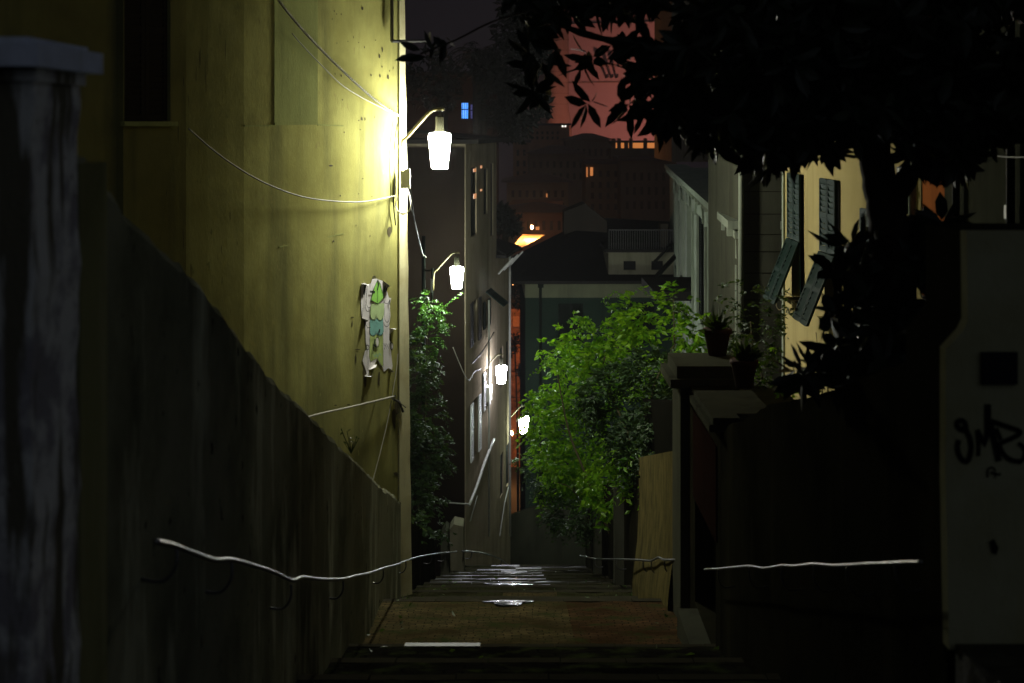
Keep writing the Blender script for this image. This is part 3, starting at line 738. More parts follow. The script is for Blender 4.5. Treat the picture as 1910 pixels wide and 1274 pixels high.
lh = thing('low_house', 'lower narrow house with projecting eave, right of the shuttered house', 'house', (-.4, 48, gz(48)))
u952 = B2.u(952)
B2b = Plane(*(B2.W(u925, .0, 0).xy), .14, 1, (1, -.1))
zc = B2.z(952, 465)
H2 = [(.8, 1.5, -8.6, -7.3), (.8, 1.5, -12.2, -10.8), (2.2, 2.9, -8.6, -7.3), (2.2, 2.9, -12.2, -10.8)]
facade(lh, B2b, .01, u952-u925, -18, zc, H2, M['pinkgrey'], T=6)
for h in H2: window(lh, B2b, *h, shut='closed', mat=M['greenwood'])
er = MB(); er.obox(B2b.W(-.15, .35, zc), B2b.t*(u952-u925+.3), -B2b.n*6.5, V((0,0,.10)))
er.prism([B2b.W(.0, .3, zc+.10), B2b.W(u952-u925+.1, .3, zc+.1), B2b.W(u952-u925-1.0, -2.5, zc+1.1), B2b.W(.6, -2.5, zc+1.3)], (0,0,.03)); er.build('roof', M['slate'], lh)
br = MB(); 
for u in (.3, 1.5, 2.7): br.tube([B2b.W(u, .02, zc-.55), B2b.W(u, .5, zc-.02)], .03, 5)
br.build('eave_bracket', M['pipe'], lh)
dp = MB(); dp.tube([B2b.hit(951, 470, .09), B2b.hit(951, 800, .09), B2b.hit(951.5, 1000, .09)], .045, 6); dp.build('downpipe', M['pipe'], lh, smooth=True)
gd = MB(); gd.tube([B2b.hit(932, 1000, .06), B2b.hit(941, 940, .06), B2b.hit(949, 905, .06)], .02, 6); gd.build('gas_pipe', M['pipe'], lh, smooth=True)

# low wall and blocks left of the path beyond the yellow house
bw = thing('low_wall', 'low dark wall under the ivy past the yellow house', 'wall', (-1.9, 28, gz(28)))
m = MB(); 
m.prism([V((-2.0, 23.2, gz(23.2)-.3)), V((-2.0, 31.4, gz(31.4)-.3)), V((-2.0, 31.4, gz(31.4)+1.0)), V((-2.0, 23.2, gz(23.2)+1.3))], (.3, 0, 0)); m.build('wall', M['rightwall'], bw)
for (x0, x1, d, top, lab) in ((822, 836, 31.6, 992, 'narrow dark stone block on the left of the path, behind the handrail'), (838, 864, 33.4, 982, 'pale stone block with sloping top beside the shuttered house')):
    m = MB(); a = P(x0, top, d); b = P(x1, top, d); zb = gz(d)-.2
    m.prism([V((a.x, d, zb)), V((b.x+.02, d, zb)), V((b.x, d, b.z)), V((a.x+.1, d, a.z+.05)), V((a.x, d, a.z-.1))], (0, .7, 0))
    tag(m.build('stone_block', M['cream'] if x0 > 830 else M['greyblock']), lab, 'stone block')

# ------------------------------------------------------------------ green house across the end (B3)
B3 = Plane((980-CX)/F*55, 55, 1, .02, (0, -1))
gh = thing('green_house', 'dark green house with pale eave band closing the end of the alley', 'house', (3.5, 57, gz(55)))
def hole(pl, xa, xb, ya, yb): return (pl.u(xa), pl.u(xb), pl.z((xa+xb)/2, yb), pl.z((xa+xb)/2, ya))
zE = B3.z(1100, 527); zB = B3.z(1100, 555)
Hs = [hole(B3, 1041, 1088, 566, 640), hole(B3, 1174, 1221, 564, 640), hole(B3, 1041, 1088, 720, 800), hole(B3, 1041, 1088, 860, 960)]
facade(gh, B3, 0, B3.u(1330), -20, zB, Hs, M['green'], T=8)
for h in Hs: window(gh, B3, *h, shut='closed', mat=M['greenwood'])
m = MB(); m.obox(B3.W(-.02, .03, zB), B3.t*(B3.u(1330)+.02), -B3.n*8, V((0,0,zE-zB))); m.build('eave_band', M['greenband'], gh)
m = MB(); m.obox(B3.W(-.55, .55, zE), B3.t*(B3.u(1330)+.6), -B3.n*.5, V((0,0,.12)))
A = B3.W(-.55, .5, zE+.12); Bq = B3.W(B3.u(1330), .5, zE+.12)
C_ = P(1330, 418, 63); D_ = P(1105, 405, 63); E_ = P(948, 482, 60)
m.face((A, Bq, C_, D_)); m.face((A, D_, E_)); 
zr = zE; m.face((V((E_.x, 63.5, zr)), E_, D_, V((D_.x, 63.5, D_.z)))); m.build('roof', M['slate'], gh)
m = MB(); m.tube([B3.hit(1008, 528, .1), B3.hit(1008, 700, .1), B3.hit(1008, 1060, .1)], .06, 6); m.obox(B3.hit(1003, 536, .03), B3.t*.22, B3.n*.15, V((0,0,.2))); m.build('downpipe', M['greenwood'], gh)
at = Plane((1135-CX)/F*55.2, 55.2, 1, 0, (0, -1))
ah = [hole(at, 1163, 1186, 487, 504), hole(at, 1215, 1237, 487, 504)]
facade(gh, at, 0, at.u(1262), at.z(1200, 512), at.z(1200, 470), ah, M['cream'], T=3, name='attic_wall')
for h in ah:
    m = MB(); m.face((at.W(h[0],-.15,h[2]), at.W(h[1],-.15,h[2]), at.W(h[1],-.15,h[3]), at.W(h[0],-.15,h[3]))); m.build('attic_window', M['dark'], gh)
m = MB(); m.obox(at.W(-.15, .2, at.z(1200, 470)), at.t*(at.u(1262)+.3), -at.n*3.2, V((0,0,.12)))
m.build('attic_roof', M['slate'], gh)
m = MB()
for k in range(30): 
    u = k*at.u(1262)/29; m.obox(at.W(u, .12, at.z(1200, 467)), at.t*.025, at.n*.02, V((0,0,.78)))
m.obox(at.W(0, .11, at.z(1200, 467)+.78), at.t*at.u(1262), at.n*.04, V((0,0,.04))); m.build('terrace_railing', M['iron'], gh)
m = MB(); m.prism([P(1052, 445, 61), P(1132, 440, 61), P(1132, 412, 61), P(1090, 380, 61), P(1052, 395, 61)], (0, 2, 0)); m.build('gable', M['city3'], gh)
m = MB(); m.box(P(1232,430,56).x, P(1246,430,56).x, 56, 56.6, P(0,470,56).z, P(0,418,56).z); m.build('chimney', M['city3'], gh)

# ------------------------------------------------------------------ right side of the alley
RW = Plane(2.02, 6.6, 0, 1, (-1, 0))
ra = thing('retaining_wall', 'long sooty wall on the right between doorway and pale pillar', 'wall', (2.2, 10.5, gz(10)))
m = MB(); tp = [(6.6, -1.02), (8, -1.40), (9.6, -1.83), (11.2, -2.20), (12.6, -2.62), (13.3, -2.80), (13.75, -3.05)]
tt = []
for (a, za), (b, zb) in zip(tp, tp[1:]):
    for k in range(8): t = k/8; tt.append((a+(b-a)*t, za+(zb-za)*t+U(-.01,.01)))
tt.append(tp[-1])
for (a, za), (b, zb) in zip(tt, tt[1:]):
    m.face(((2.02, a, gz(a)-.4), (2.02, a, za), (2.02, b, zb), (2.02, b, gz(b)-.4)))
    m.face(((2.02, a, za), (2.4, a, za+.05), (2.4, b, zb+.05), (2.02, b, zb)))
m.face(((2.02, 13.75, gz(13.7)-.4), (2.02, 13.75, -3.05), (2.4, 13.75, -3.05), (2.4, 13.75, gz(13.7)-.4)))
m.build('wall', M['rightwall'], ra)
# pale wall end facing the camera with plaque and graffiti
PE = Plane((1765-CX)/F*6.5, 6.5, 1, 0, (0, -1))
pp = thing('pale_pillar', 'pale rendered pillar with graffiti and dark plaque at the right edge', 'pillar', (2.4, 6.6, -2.36))
m = MB(); m.prism([PE.hit(*q) for q in ((1770, 1212), (2120, 1212), (2120, 432), (1803, 432), (1805, 598), (1795, 618), (1764, 652), (1764, 900))], (0, .09, 0)); m.build('face', M['rpillar'], pp)
m = MB(); m.prism([V((PE.hit(*q).x, 6.592, PE.hit(*q).z-.004)) for q in ((1774, 1240), (2120, 1240), (2120, 434), (1808, 434), (1809, 600), (1768, 654))], (0, .6, 0)); m.build('core', M['rightwall'], pp)
m = MB(); a = PE.hit(1829, 716, 0); b = PE.hit(1896, 656, 0); m.obox(V((a.x, 6.482, a.z)), V((b.x-a.x, 0, 0)), V((0, .017, 0)), V((0, 0, b.z-a.z)))
m.build('plaque', M['plate'], pp)
g = MB(); K = lambda a, b: (1750+a*.12559, 740+b*.12559)
def tagline(pts, w): stroke(g, PE, [(p[0], p[1]) for p in [K(*q) for q in pts]], w*.12559/F*6.5, .003 + tagline.n*.0004); tagline.n += 1
tagline.n = 0
def sm2(pts):
    q = smooth_path([V((a, b, 0)) for a, b in pts], 5); return [(p.x, p.y) for p in q]
tagline(sm2([(400, 500), (340, 490), (285, 440), (285, 375), (350, 355), (400, 400), (415, 490), (470, 620), (490, 760), (465, 900), (420, 965), (350, 930), (300, 840), (285, 740), (305, 640)]), 80)
tagline(sm2([(330, 455), (380, 490)]), 60)
tagline(sm2([(575, 490), (590, 600), (600, 740), (598, 880)]), 60); tagline([(580, 490), (640, 620), (690, 720), (720, 600), (735, 420)], 75)
tagline([(738, 110), (738, 300), (742, 560)], 100); tagline(sm2([(780, 400), (810, 560), (850, 720), (880, 860), (900, 960)]), 90)
tagline(sm2([(790, 360), (900, 400), (1050, 450), (1190, 500), (1215, 540), (1150, 590), (1020, 650), (920, 700), (940, 800), (1020, 900), (1120, 950), (1240, 965)]), 72)
tagline(sm2([(1190, 690), (1260, 740), (1300, 830), (1260, 930), (1200, 975)]), 60)
tagline(sm2([(860, 470), (900, 560), (930, 640)]), 60)
tagline(sm2([(735, 1200), (740, 1080), (800, 1050), (850, 1090)]), 26); tagline(sm2([(780, 1120), (860, 1150), (930, 1150)]), 34); tagline(sm2([(850, 1090), (850, 1210)]), 18)
g.build('graffiti', M['spray'], pp, label='black spray painted tag of looping letters')
m = MB(); m.prism([PE.hit(x, y, .004) for x, y in ((1846, 1010), (1854, 1005), (1862, 1022), (1858, 1034), (1850, 1030))], (0, -.004, 0)); m.build('hole', M['spray'], pp)
m = MB(); m.box(2.02, 6, 3.6, 6.48, -3.3, -2.36); struct('side_landing', m, M['stonestep'])
# doorway bay, gate pier, ochre wall
DW = Plane(2.02, 13.75, 0, 1, (-1, 0))
dr = thing('doorway_wall', 'tall dark wall with a black doorway and thin caps', 'wall', (2.3, 15.2, gz(15)))
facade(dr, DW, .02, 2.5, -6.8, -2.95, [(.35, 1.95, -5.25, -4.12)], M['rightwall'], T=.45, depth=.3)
m = MB(); m.face((DW.W(.35,-.3,-5.3), DW.W(1.95,-.3,-5.3), DW.W(1.95,-.3,-4.1), DW.W(.35,-.3,-4.1))); m.build('door', M['brownwood'], dr)
m = MB(); m.obox(DW.W(.25, .003, -4.10), DW.t*1.75, DW.n*.012, V((0,0,.95))); m.build('lintel_panel', plaster('red brown render', (.022, .011, .008), (.016, .009, .007), (.012, .008, .006)), dr, label='reddish panel above the doorway')
m = MB(); m.obox(DW.W(-.05, .12, -2.95), DW.t*1.5, -DW.n*.7, V((0,0,.07))); m.obox(DW.W(-.02, .08, -2.88), DW.t*1.44, -DW.n*.62, V((0,0,.06))); m.build('cap', M['greyblock'], dr)
m = MB(); m.box(1.80, 2.03, 13.5, 15.5, gz(14.4)-.5, gz(14.4)+.14); m.build('door_step', M['greyblock'], dr)
gp = thing('gate_pier', 'square gate pier with stepped stone cap behind the doorway', 'pier', (2.25, 16.9, gz(16.9)))
m = MB(); m.box(1.93, 2.6, 16.3, 17.1, gz(17)-.4, -2.98); m.build('shaft', M['greyblock'], gp)
m = MB(); m.box(1.80, 2.75, 16.15, 17.25, -2.98, -2.88); m.box(1.88, 2.7, 16.22, 17.18, -2.88, -2.74); m.build('cap', M['greyblock'], gp)
ow = thing('ochre_wall', 'ochre stained wall with pale lit end beside the path on the right', 'wall', (2.2, 19.5, gz(20)))
m = MB(); 
def bat(z, d): # battered foot
    return 1.97 - .10*max(0, min(1, ((gz(d)+1.2)-z)/.8))
dd = [17.1+.5*k for k in range(11)]
for a, b in zip(dd, dd[1:]):
    za = -3.9-(a-17.1)*.25; zb = -3.9-(b-17.1)*.25
    zz = [1, .7, .5, .42, .34, .25, .12, 0]
    for s0, s1 in zip(zz, zz[1:]):
        q = []
        for d, s_, zt_ in ((a, s0, za), (a, s1, za), (b, s1, zb), (b, s0, zb)):
            z = gz(d)-.3 + (zt_-gz(d)+.3)*s_; q.append(V((bat(z, d), d, z)))
        m.face(q)
    m.face(((1.97, a, za), (1.97, b, zb), (2.3, b, zb), (2.3, a, za)))
e = dd[-1]; ze = -3.9-(e-17.1)*.25; zz = [gz(e)-.3+(ze-gz(e)+.3)*s_ for s_ in (0, .12, .25, .34, .42, .5, .7, 1)]
m.face([V((bat(z, e), e, z)) for z in zz] + [V((2.3, e, ze)), V((2.3, e, gz(e)-.3))]); m.build('wall', M['ochrewall'], ow)
fw = thing('far_wall', 'dark wall under the bright green creeper down the right side', 'wall', (2.3, 29, gz(29)))
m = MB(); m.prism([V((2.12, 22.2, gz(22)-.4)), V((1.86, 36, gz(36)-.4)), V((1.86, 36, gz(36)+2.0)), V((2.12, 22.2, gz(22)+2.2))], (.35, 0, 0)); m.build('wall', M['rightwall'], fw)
m = MB(); m.box(1.80, 2.1, 31, 31.6, gz(31)-.4, gz(31)+1.9); m.box(1.88, 2.2, 26, 26.4, gz(26)-.4, gz(26)+1.9); m.build('buttress', M['greyblock'], fw)
ew2 = MB(); ew2.prism([V((-.4, 53.5, -19)), V((9, 53.5, -19)), V((9, 53.5, -14.3)), V((1.0, 53.5, -14.3)), V((-.4, 53.5, -14.8))], (0, .3, 0))
tag(ew2.build('end_wall', M['darkend']), 'dim plastered wall closing the bottom of the steps', 'wall')

# garden terrace behind the right wall
m = MB(); m.face(((2.2, 6.5, -1.5), (12, 6.5, -1.5), (12, 24, -4.6), (2.2, 24, -4.6))); m.face(((2.2, 6.5, -1.5), (2.2, 24, -4.6), (2.2, 24, -9), (2.2, 6.5, -5))); m.face(((2.2, 24, -4.6), (12, 24, -4.6), (12, 24, -9), (2.2, 24, -9)))
struct('garden_ground', m, M['soil'])

# ------------------------------------------------------------------ ochre house (B5) with Genoese shutters
B5 = Plane(4.3, 22.5, 0, -1, (-1, 0))
oh = thing('ochre_house', 'ochre yellow house with teal green shutters pushed open behind the tree', 'house', (6, 18.5, gz(20)))
uE = 22.5-14.85
wins = [(.62, 1.55, -2.62, -.72), (2.92, 3.85, -2.62, -.72), (5.2, 6.13, -2.95, -1.0), (2.92, 3.85, .9, 2.8), (.62, 1.55, .9, 2.8)]
facade(oh, B5, 0, uE, -7, 5, wins, M['ochrehouse'], T=6)
for k, (a, b, c, d) in enumerate(wins):
    window(oh, B5, a, b, c, d, None, M['teal'], depth=.17, pane=M['dark'], sill=M['ochrehouse'])
    hw = (b-a)/2
    for h0, sg in ((a, 1), (b, -1)):
        s = MB()
        zm = c + (d-c)*.48
        louvre(s, B5.W(h0, .04, zm), B5.t*(sg*hw*.98), V((0, 0, d-zm)), B5.n)
        sh_ = s.build('shutter', M['teal'], oh)
        f2 = MB(); louvre(f2, B5.W(h0, .05, zm-.01), B5.t*(sg*hw*.98), V((0, 0, -(zm-c))) + B5.n*(.36 if k < 2 else .3), B5.n); f2.build('flap', M['teal'], sh_)
cs2 = MB(); cs2.obox(B5.W(0, .003, -7), B5.t*.12, B5.n*.03, V((0,0,12))); cs2.build('corner_strip', M['white'], oh)
m = MB(); m.tube([B5.hit(1702, -50, .08), B5.hit(1702, 700, .08)], .045, 8); m.build('downpipe', M['white'], oh, smooth=True)
cable('wire looped below the nearest teal shutter corner of the ochre house', [P(1480, 553, 21.3), P(1465, 545, 21.6), P(1452, 553, 21.8), P(1448, 570, 22), P(1454, 578, 22.2), P(1462, 572, 22.3)], .008, M['cable'])
m = MB(); a = B5.hit(1705, 312, .0)
m.obox(a+V((-.12, 0, -.5)), V((.1, 0, 0)), V((0, .25, 0)), V((0, 0, .5))); m.build('lantern_box', M['dark'], oh)
m = MB(); m.obox(a+V((-.16, 0, -.06)), V((.04, 0, 0)), V((0, .06, 0)), V((0, 0, .05))); m.obox(a+V((-.16, 0, -.3)), V((.04, 0, 0)), V((0, .06, 0)), V((0, 0, .05))); m.build('box_fitting', M['whitefit'], oh)

orh = thing('orange_house', 'orange plaster house wall glimpsed right of the tree trunk', 'house', (6, 14.2, gz(14)))
B8 = Plane(4.28, 14.83, 0, -1, (-1, 0)); facade(orh, B8, 0, 1.25, -5, 5, [], M['orangeplaster'], T=6)
grh = thing('grey_house', 'dim greyish house wall with pipes at the upper right edge', 'house', (6, 10, gz(10)))
B9 = Plane(4.12, 13.55, 0, -1, (-1, 0)); facade(grh, B9, 0, 6.5, -4.5, 5, [], M['greyblock'], T=6)
m = MB()
for x in (1783, 1885): m.tube([B9.hit(x, -200, .06), B9.hit(x, 430, .06)], .035, 6)
m.build('downpipe', M['greenwood'], grh, smooth=True)
cable('pale cable crossing the grey wall at the right edge', [B9.hit(1860, 291, .1), B9.hit(1885, 293, .1), B9.hit(1915, 293, .1), B9.hit(1990, 290, .1)], .008, M['cable'])
m = MB(); a = B9.hit(1884, 408, .05); m.box(a.x-.04, a.x+.0, a.y-.03, a.y+.03, a.z, a.z+.11); m.build('pipe_clip', M['whitefit'], grh)

# ------------------------------------------------------------------ grey block end wall (B6)
B6 = Plane((1382-CX)/F*24.05, 24.05, 1, 0, (0, -1))
bh = thing('stone_block_house', 'grey block wall with pale downpipe between white facade and ochre house', 'house', (5, 27, gz(25)))
facade(bh, B6, 0, 4, -9, 1.5, [], M['greyblock'], T=4)
m = MB()
for y in (318, 358, 400, 438, 470, 510, 560):
    z = B6.z(1420, y); m.obox(B6.W(.06, .0, z), B6.t*3.9, B6.n*.006, V((0,0,.012)))
m.build('course_line', M['rightwall'], bh)
m = MB(); m.tube([B6.hit(1382, 200, .06), B6.hit(1382, 320, .06), B6.hit(1382, 620, .06)], .045, 8); m.build('downpipe', M['white'], bh, smooth=True)

# ------------------------------------------------------------------ white arcaded facade (B7)
cB = .16-.077
B7 = Plane(.1603*24.3, 24.3, .077, 1, (-1, .05))
wh = thing('white_facade_house', 'pale house with tall arched windows and sloping cornice above the creeper', 'house', (5, 35, gz(35)))
uF = B7.u(1249); zC = -2.1; zC1 = -2.1
arch = []
for xa, xb, yt, yb in ((1367, 1377, 470, 640), (1325, 1347, 425, 600), (1299, 1313, 405, 600), (1281, 1289, 385, 560), (1268, 1273, 375, 520), (1258, 1261.5, 360, 500)):
    arch.append(hole(B7, xa, xb, yt, yb))
arch = [(min(h[0], h[1]), max(h[0], h[1]), h[2], h[3]) for h in arch]
facade(wh, B7, 0, uF, -16, -1.75, arch, M['white'], T=5)
for i, h in enumerate(arch):
    m = MB(); m.face((B7.W(h[0],-.16,h[2]), B7.W(h[1],-.16,h[2]), B7.W(h[1],-.16,h[3]), B7.W(h[0],-.16,h[3]))); wn = m.build('window', M['dark'], wh)
    w_ = h[1]-h[0]
    if i in (2, 1):
        s = MB(); louvre(s, B7.W(h[1], -.1, h[2]), B7.t*(-w_*.35), V((0,0,h[3]-h[2])), B7.n); s.build('shutter', M['greenwood'], wh)
    am = MB()
    for sg in range(10):
        t0, t1 = math.pi*sg/10, math.pi*(sg+1)/10; uc = (h[0]+h[1])/2; r0, r1 = w_/2, w_/2+.16; sc = min(1, 1.0/max(w_, .1))
        q = [(uc-r0*math.cos(t0), h[3]-.05+r0*sc*math.sin(t0)), (uc-r0*math.cos(t1), h[3]-.05+r0*sc*math.sin(t1)), (uc-r1*math.cos(t1), h[3]-.05+r1*sc*math.sin(t1)), (uc-r1*math.cos(t0), h[3]-.05+r1*sc*math.sin(t0))]
        am.prism([B7.W(u, .003, z) for u, z in q], B7.n*.05)
    am.build('arch_moulding', M['white'], wh)
m = MB(); m.obox(B7.W(-.2, .22, -1.75), B7.t*(uF+.2), -B7.n*.9, V((0,0,.14))); m.obox(B7.W(-.1, .10, -1.92), B7.t*(uF+.1), -B7.n*.09, V((0,0,.168)))
for k in range(26): m.obox(B7.W(.2+k*uF/26, .2, -1.90), B7.t*.18, -B7.n*.19, V((0,0,.147)))
m.build('cornice', M['white'], wh)
m = MB()
for x_ in (1379, 1356, 1319, 1294, 1277, 1265): m.obox(B7.W(B7.u(x_), .003, -16), B7.t*.16, B7.n*.06, V((0,0,13.6)))
m.build('pilaster', M['white'], wh)
for (x, y) in ((1256, 455), (1262, 482)):
    m = MB(); a = B7.hit(x, y, .05); louvre(m, a, B7.t*1.6, V((-.7, 0, -.75)), V((-.7, 0, .7)), 6)
    m.build('awning_shutter', M['greenwood'], wh)
m = MB(); a = P(1208, 530, 42); m.box(a.x, 6, 40, 44, a.z-.25, a.z); tag(m.build('roof_terrace', M['slate']), 'dark flat roof just above the creeper, left of the white facade', 'roof')
# tall dim house behind, seen above the white facade
th = thing('tall_house', 'tall dim ribbed house above the tree, right of the pink tower', 'house', (10, 68, gz(60)))
m = MB(); m.obox(P(1253, -60, 66)+V((0,0,0)), V((14, 0, 0)), V((0, 8, 0)), V((0, 0, -9))); m.build('wall', M['city3'], th)
m = MB()
for k in range(12): m.obox(P(1262+k*14, -60, 65.9), V((.12, 0, 0)), V((0, .09, 0)), V((0, 0, -9))) 
m.build('rib', M['city3'], th)

# ------------------------------------------------------------------ plants
def plant(name, label, cat, blobs, per, ls, lw_, mat, stems, spr=.22, r=.02, group=None, extra=None):
    root = thing(name, label, cat, stems[0][0] if stems else P(*blobs[0][:2], blobs[0][3]), group)
    mb = MB(); blobs_foliage(mb, blobs, per, ls, lw_, spr, name in ('creeper', 'ivy'))
    if extra: extra(mb)
    mb.build('foliage', mat, root)
    if stems:
        s = MB()
        for pth in stems: s.tube(smooth_path(pth, 4), [r*(1-.6*k/(len(smooth_path(pth, 4))-1)) for k in range(len(smooth_path(pth, 4)))], 6)
        s.build('stem', M['stem'], root, smooth=True)
    return root
def sprigs(mb, lst, d, n=7):
    for pts in lst:
        p = smooth_path([P(x, y, dd if dd else d) for x, y, dd in pts], 5)
        for k, q in enumerate(p[:-1]):
            t = (p[k+1]-q)
            spray(mb, q, t + rdir()*.3*t.length, .12, 2, .085, .04)
vb = [(x, y, q, d+ (4 if x < 1112 and y > 600 else 0)) for x, y, q, d in [(1178, 592, 34, 31), (1160, 570, 16, 31), (1100, 645, 46, 31), (1045, 648, 34, 32), (1240, 610, 52, 27), (1290, 625, 26, 25), (1170, 660, 60, 28), (1105, 715, 55, 29), (1050, 730, 44, 31),
      (1026, 760, 26, 31), (1060, 800, 66, 29), (1028, 835, 32, 31), (1050, 880, 44, 30), (1100, 860, 60, 28), (1150, 895, 48, 27), (1180, 870, 40, 25), (1145, 925, 26, 27), (1216, 862, 22, 22.3), (1205, 845, 16, 22.3), (1060, 920, 26, 30)]]
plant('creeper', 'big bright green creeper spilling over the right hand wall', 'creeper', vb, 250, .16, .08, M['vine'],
      [[V((2.4, 27, gz(27))), P(1180, 850, 27), P(1150, 760, 28), P(1120, 690, 29), P(1170, 600, 30)], [V((2.3, 24, gz(24))), P(1240, 850, 24), P(1215, 740, 25), P(1260, 640, 26)], [V((2.4, 29.5, gz(29))), P(1090, 880, 29), P(1060, 800, 29.5), P(1040, 700, 30)]], .30, .035,
      extra=lambda mb: sprigs(mb, [[(1000, 700, 31), (1020, 665, 31), (1045, 635, 31.5)], [(1160, 560, 31), (1150, 545, 31), (1128, 552, 31)], [(1190, 570, 30), (1215, 562, 29), (1230, 560, 29)], [(1060, 690, 30), (1020, 680, 31), (990, 695, 31)], [(1130, 620, 30), (1100, 600, 30), (1080, 600, 31)], [(1140, 930, 27), (1145, 945, 27), (1138, 958, 27)], [(1190, 880, 25), (1215, 850, 25), (1235, 838, 24)]], 30))
plant('dark_creeper', 'dark leafy mass below and behind the bright green creeper', 'creeper', [(1155, 745, 74, 24.6), (1215, 705, 56, 24), (1185, 825, 60, 24.2), (1232, 780, 44, 22.6), (1222, 838, 34, 22.2), (1245, 690, 34, 23.5), (1050, 960, 32, 31), (1085, 960, 30, 29), (1020, 905, 22, 33), (1010, 880, 24, 36), (975, 862, 14, 48)], 600, .11, .05, M['vinedark'], [[V((2.2, 33, gz(33))), P(1080, 930, 31), P(1040, 900, 31)]])  # creeper's shaded middle put into dark leaf colour; lower clumps are dark plants
plant('ivy', 'creeper lit green around the pole of the second lamp', 'creeper', [(800, 575, 20, 37), (803, 610, 22, 37), (797, 640, 22, 36.8), (790, 560, 12, 37), (812, 590, 14, 37)], 360, .11, .05, M['creeperdim'],
      [[V((-2.4, 37, gz(37))), P(795, 700, 37), P(797, 560, 37)]], extra=lambda mb: sprigs(mb, [[(815, 580, 37), (835, 565, 37), (858, 545, 37)], [(810, 620, 37), (825, 608, 37), (840, 604, 37)]], 37))
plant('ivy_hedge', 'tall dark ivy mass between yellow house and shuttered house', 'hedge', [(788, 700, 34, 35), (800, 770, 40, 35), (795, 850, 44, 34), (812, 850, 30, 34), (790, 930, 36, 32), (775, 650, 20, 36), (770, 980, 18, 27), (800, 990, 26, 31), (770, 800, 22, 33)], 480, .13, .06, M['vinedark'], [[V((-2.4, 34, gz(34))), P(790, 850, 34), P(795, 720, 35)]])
plant('corner_shrub', 'small pale leafed shrub at the foot of the yellow house corner', 'shrub', [(768, 955, 13, 25), (775, 975, 10, 25)], 500, .09, .04, M['shrub'], [[V((-1.9, 25, gz(25)+1)), P(765, 960, 25)]])
plant('garden_bush', 'dark bush in front of the grey block wall', 'bush', [(1385, 560, 36, 20), (1430, 580, 40, 20), (1365, 620, 36, 19), (1410, 640, 44, 19), (1440, 690, 40, 17), (1350, 545, 18, 21)], 300, .08, .04, M['vinedark'], [[P(1410, 760, 19), P(1405, 680, 19), P(1400, 600, 19.5)]], .16)
plant('garden_shrub', 'sparse lit shrub between potted plants and the ochre house', 'shrub', [(1405, 660, 26, 17.5), (1440, 700, 30, 17), (1475, 715, 22, 16.5), (1455, 735, 20, 16)], 260, .07, .03, M['vine'], [[P(1430, 780, 17), P(1420, 690, 17.3)]], .14)
plant('wall_top_shrub', 'thin twiggy shrub against the foot of the ochre house', 'shrub', [(1540, 615, 18, 14), (1555, 650, 24, 13.5), (1520, 680, 18, 13)], 300, .05, .022, M['shrub'], [[P(1545, 740, 13.5), P(1540, 650, 13.8)], [P(1535, 740, 13.5), P(1522, 620, 13.8)]], .12, .008)
plant('roof_shrub', 'thin leafy plant growing beside the white facade', 'shrub', [(1255, 560, 12, 26), (1262, 590, 16, 26)], 420, .07, .035, M['shrub'], [[P(1258, 640, 26), P(1256, 560, 26)]], .12)
def weeds(label, x, y, d, w, n, mat):
    mb = MB()
    for k in range(n):
        p = P(x+U(-w, w), y, d); p.y += U(-.2, .2)
        leaf(mb, p, V((U(-.5,.5), U(-.5,.5), 1)), U(.08,.28), U(.012,.03), False, U(.1,.6))
    tag(mb.build('weed', mat), label, 'weed', 'weeds at the foot of the walls')
weeds('green weeds at the foot of the dark left wall', 752, 1146, 20.4, 12, 120, M['grass'])
weeds('small weeds at the foot of the ochre wall', 1195, 1148, 21.6, 12, 70, M['shrub'])
tw_ = MB()
for k in range(12):
    a = P(655, 846, 14.2); b = a + V((U(-.10,.10), 0, U(.05,.24))); tw_.tube([a, b], .003, 4, False)
    leaf(tw_, b, rdir(), .05, .02)
tag(tw_.build('dry_weed', M['shrub']), 'dry weed on top of the left wall in front of yellow plaster', 'weed')
# pots on the wall tops
for x, y, d, s_, lab in ((1338, 640, 17, .17, 'terracotta pot with dark plant on top of the gate pier'), (1388, 697, 15.5, .15, 'small terracotta pot beside the shrub on the right wall')):
    c = P(x, y, d); m = MB(); m.lathe([(.6*s_, -s_), (.92*s_, .7*s_), (1.05*s_, .7*s_), (1.05*s_, s_), (.85*s_, s_)], c, 14)
    r_ = thing('plant_pot', lab, 'plant pot', c-V((0,0,s_))); m.build('pot', M['terracotta'], r_, smooth=True)
    pm = MB()
    for k in range(60): leaf(pm, c+V((0,0,s_))+rdir()*.05, rdir()+V((0,0,.9)), U(.12,.26), .05, True)
    pm.build('foliage', M['vinedark'], r_)
ledge_ = MB(); ledge_.prism([V((2.42, 15.2, -3.4)), V((3.2, 15.2, -3.4)), V((3.2, 17.6, -3.4)), V((2.42, 17.6, -3.4))], (0,0,.3)); struct('pot_ledge', ledge_, M['greyblock'])
lf_ = MB()
for k in range(90):
    d = U(13.2, 30); x = random.choice((U(left_edge(d), left_edge(d)+.5), U(right_edge(d)-.6, right_edge(d)), U(left_edge(d), right_edge(d))))
    leaf(lf_, V((x, d, step_z(d)+.02)), V((U(-1,1), U(-1,1), .1)), U(.06,.13), U(.03,.05))
tag(lf_.build('fallen_leaves', M['shrub']), kind='stuff')
# debris on the ground
for x, y, d, lab in ((1293, 1197, 14.7, 'tiny crumpled paper scrap by the door step'), ):
    m = MB(); c = P(x, y, d); c.z = step_z(d)+.02
    for k in range(8): m.face((c+rdir()*.035, c+rdir()*.035, c+rdir()*.035))
    tag(m.build('paper_scrap', M['paper']), lab, 'litter')

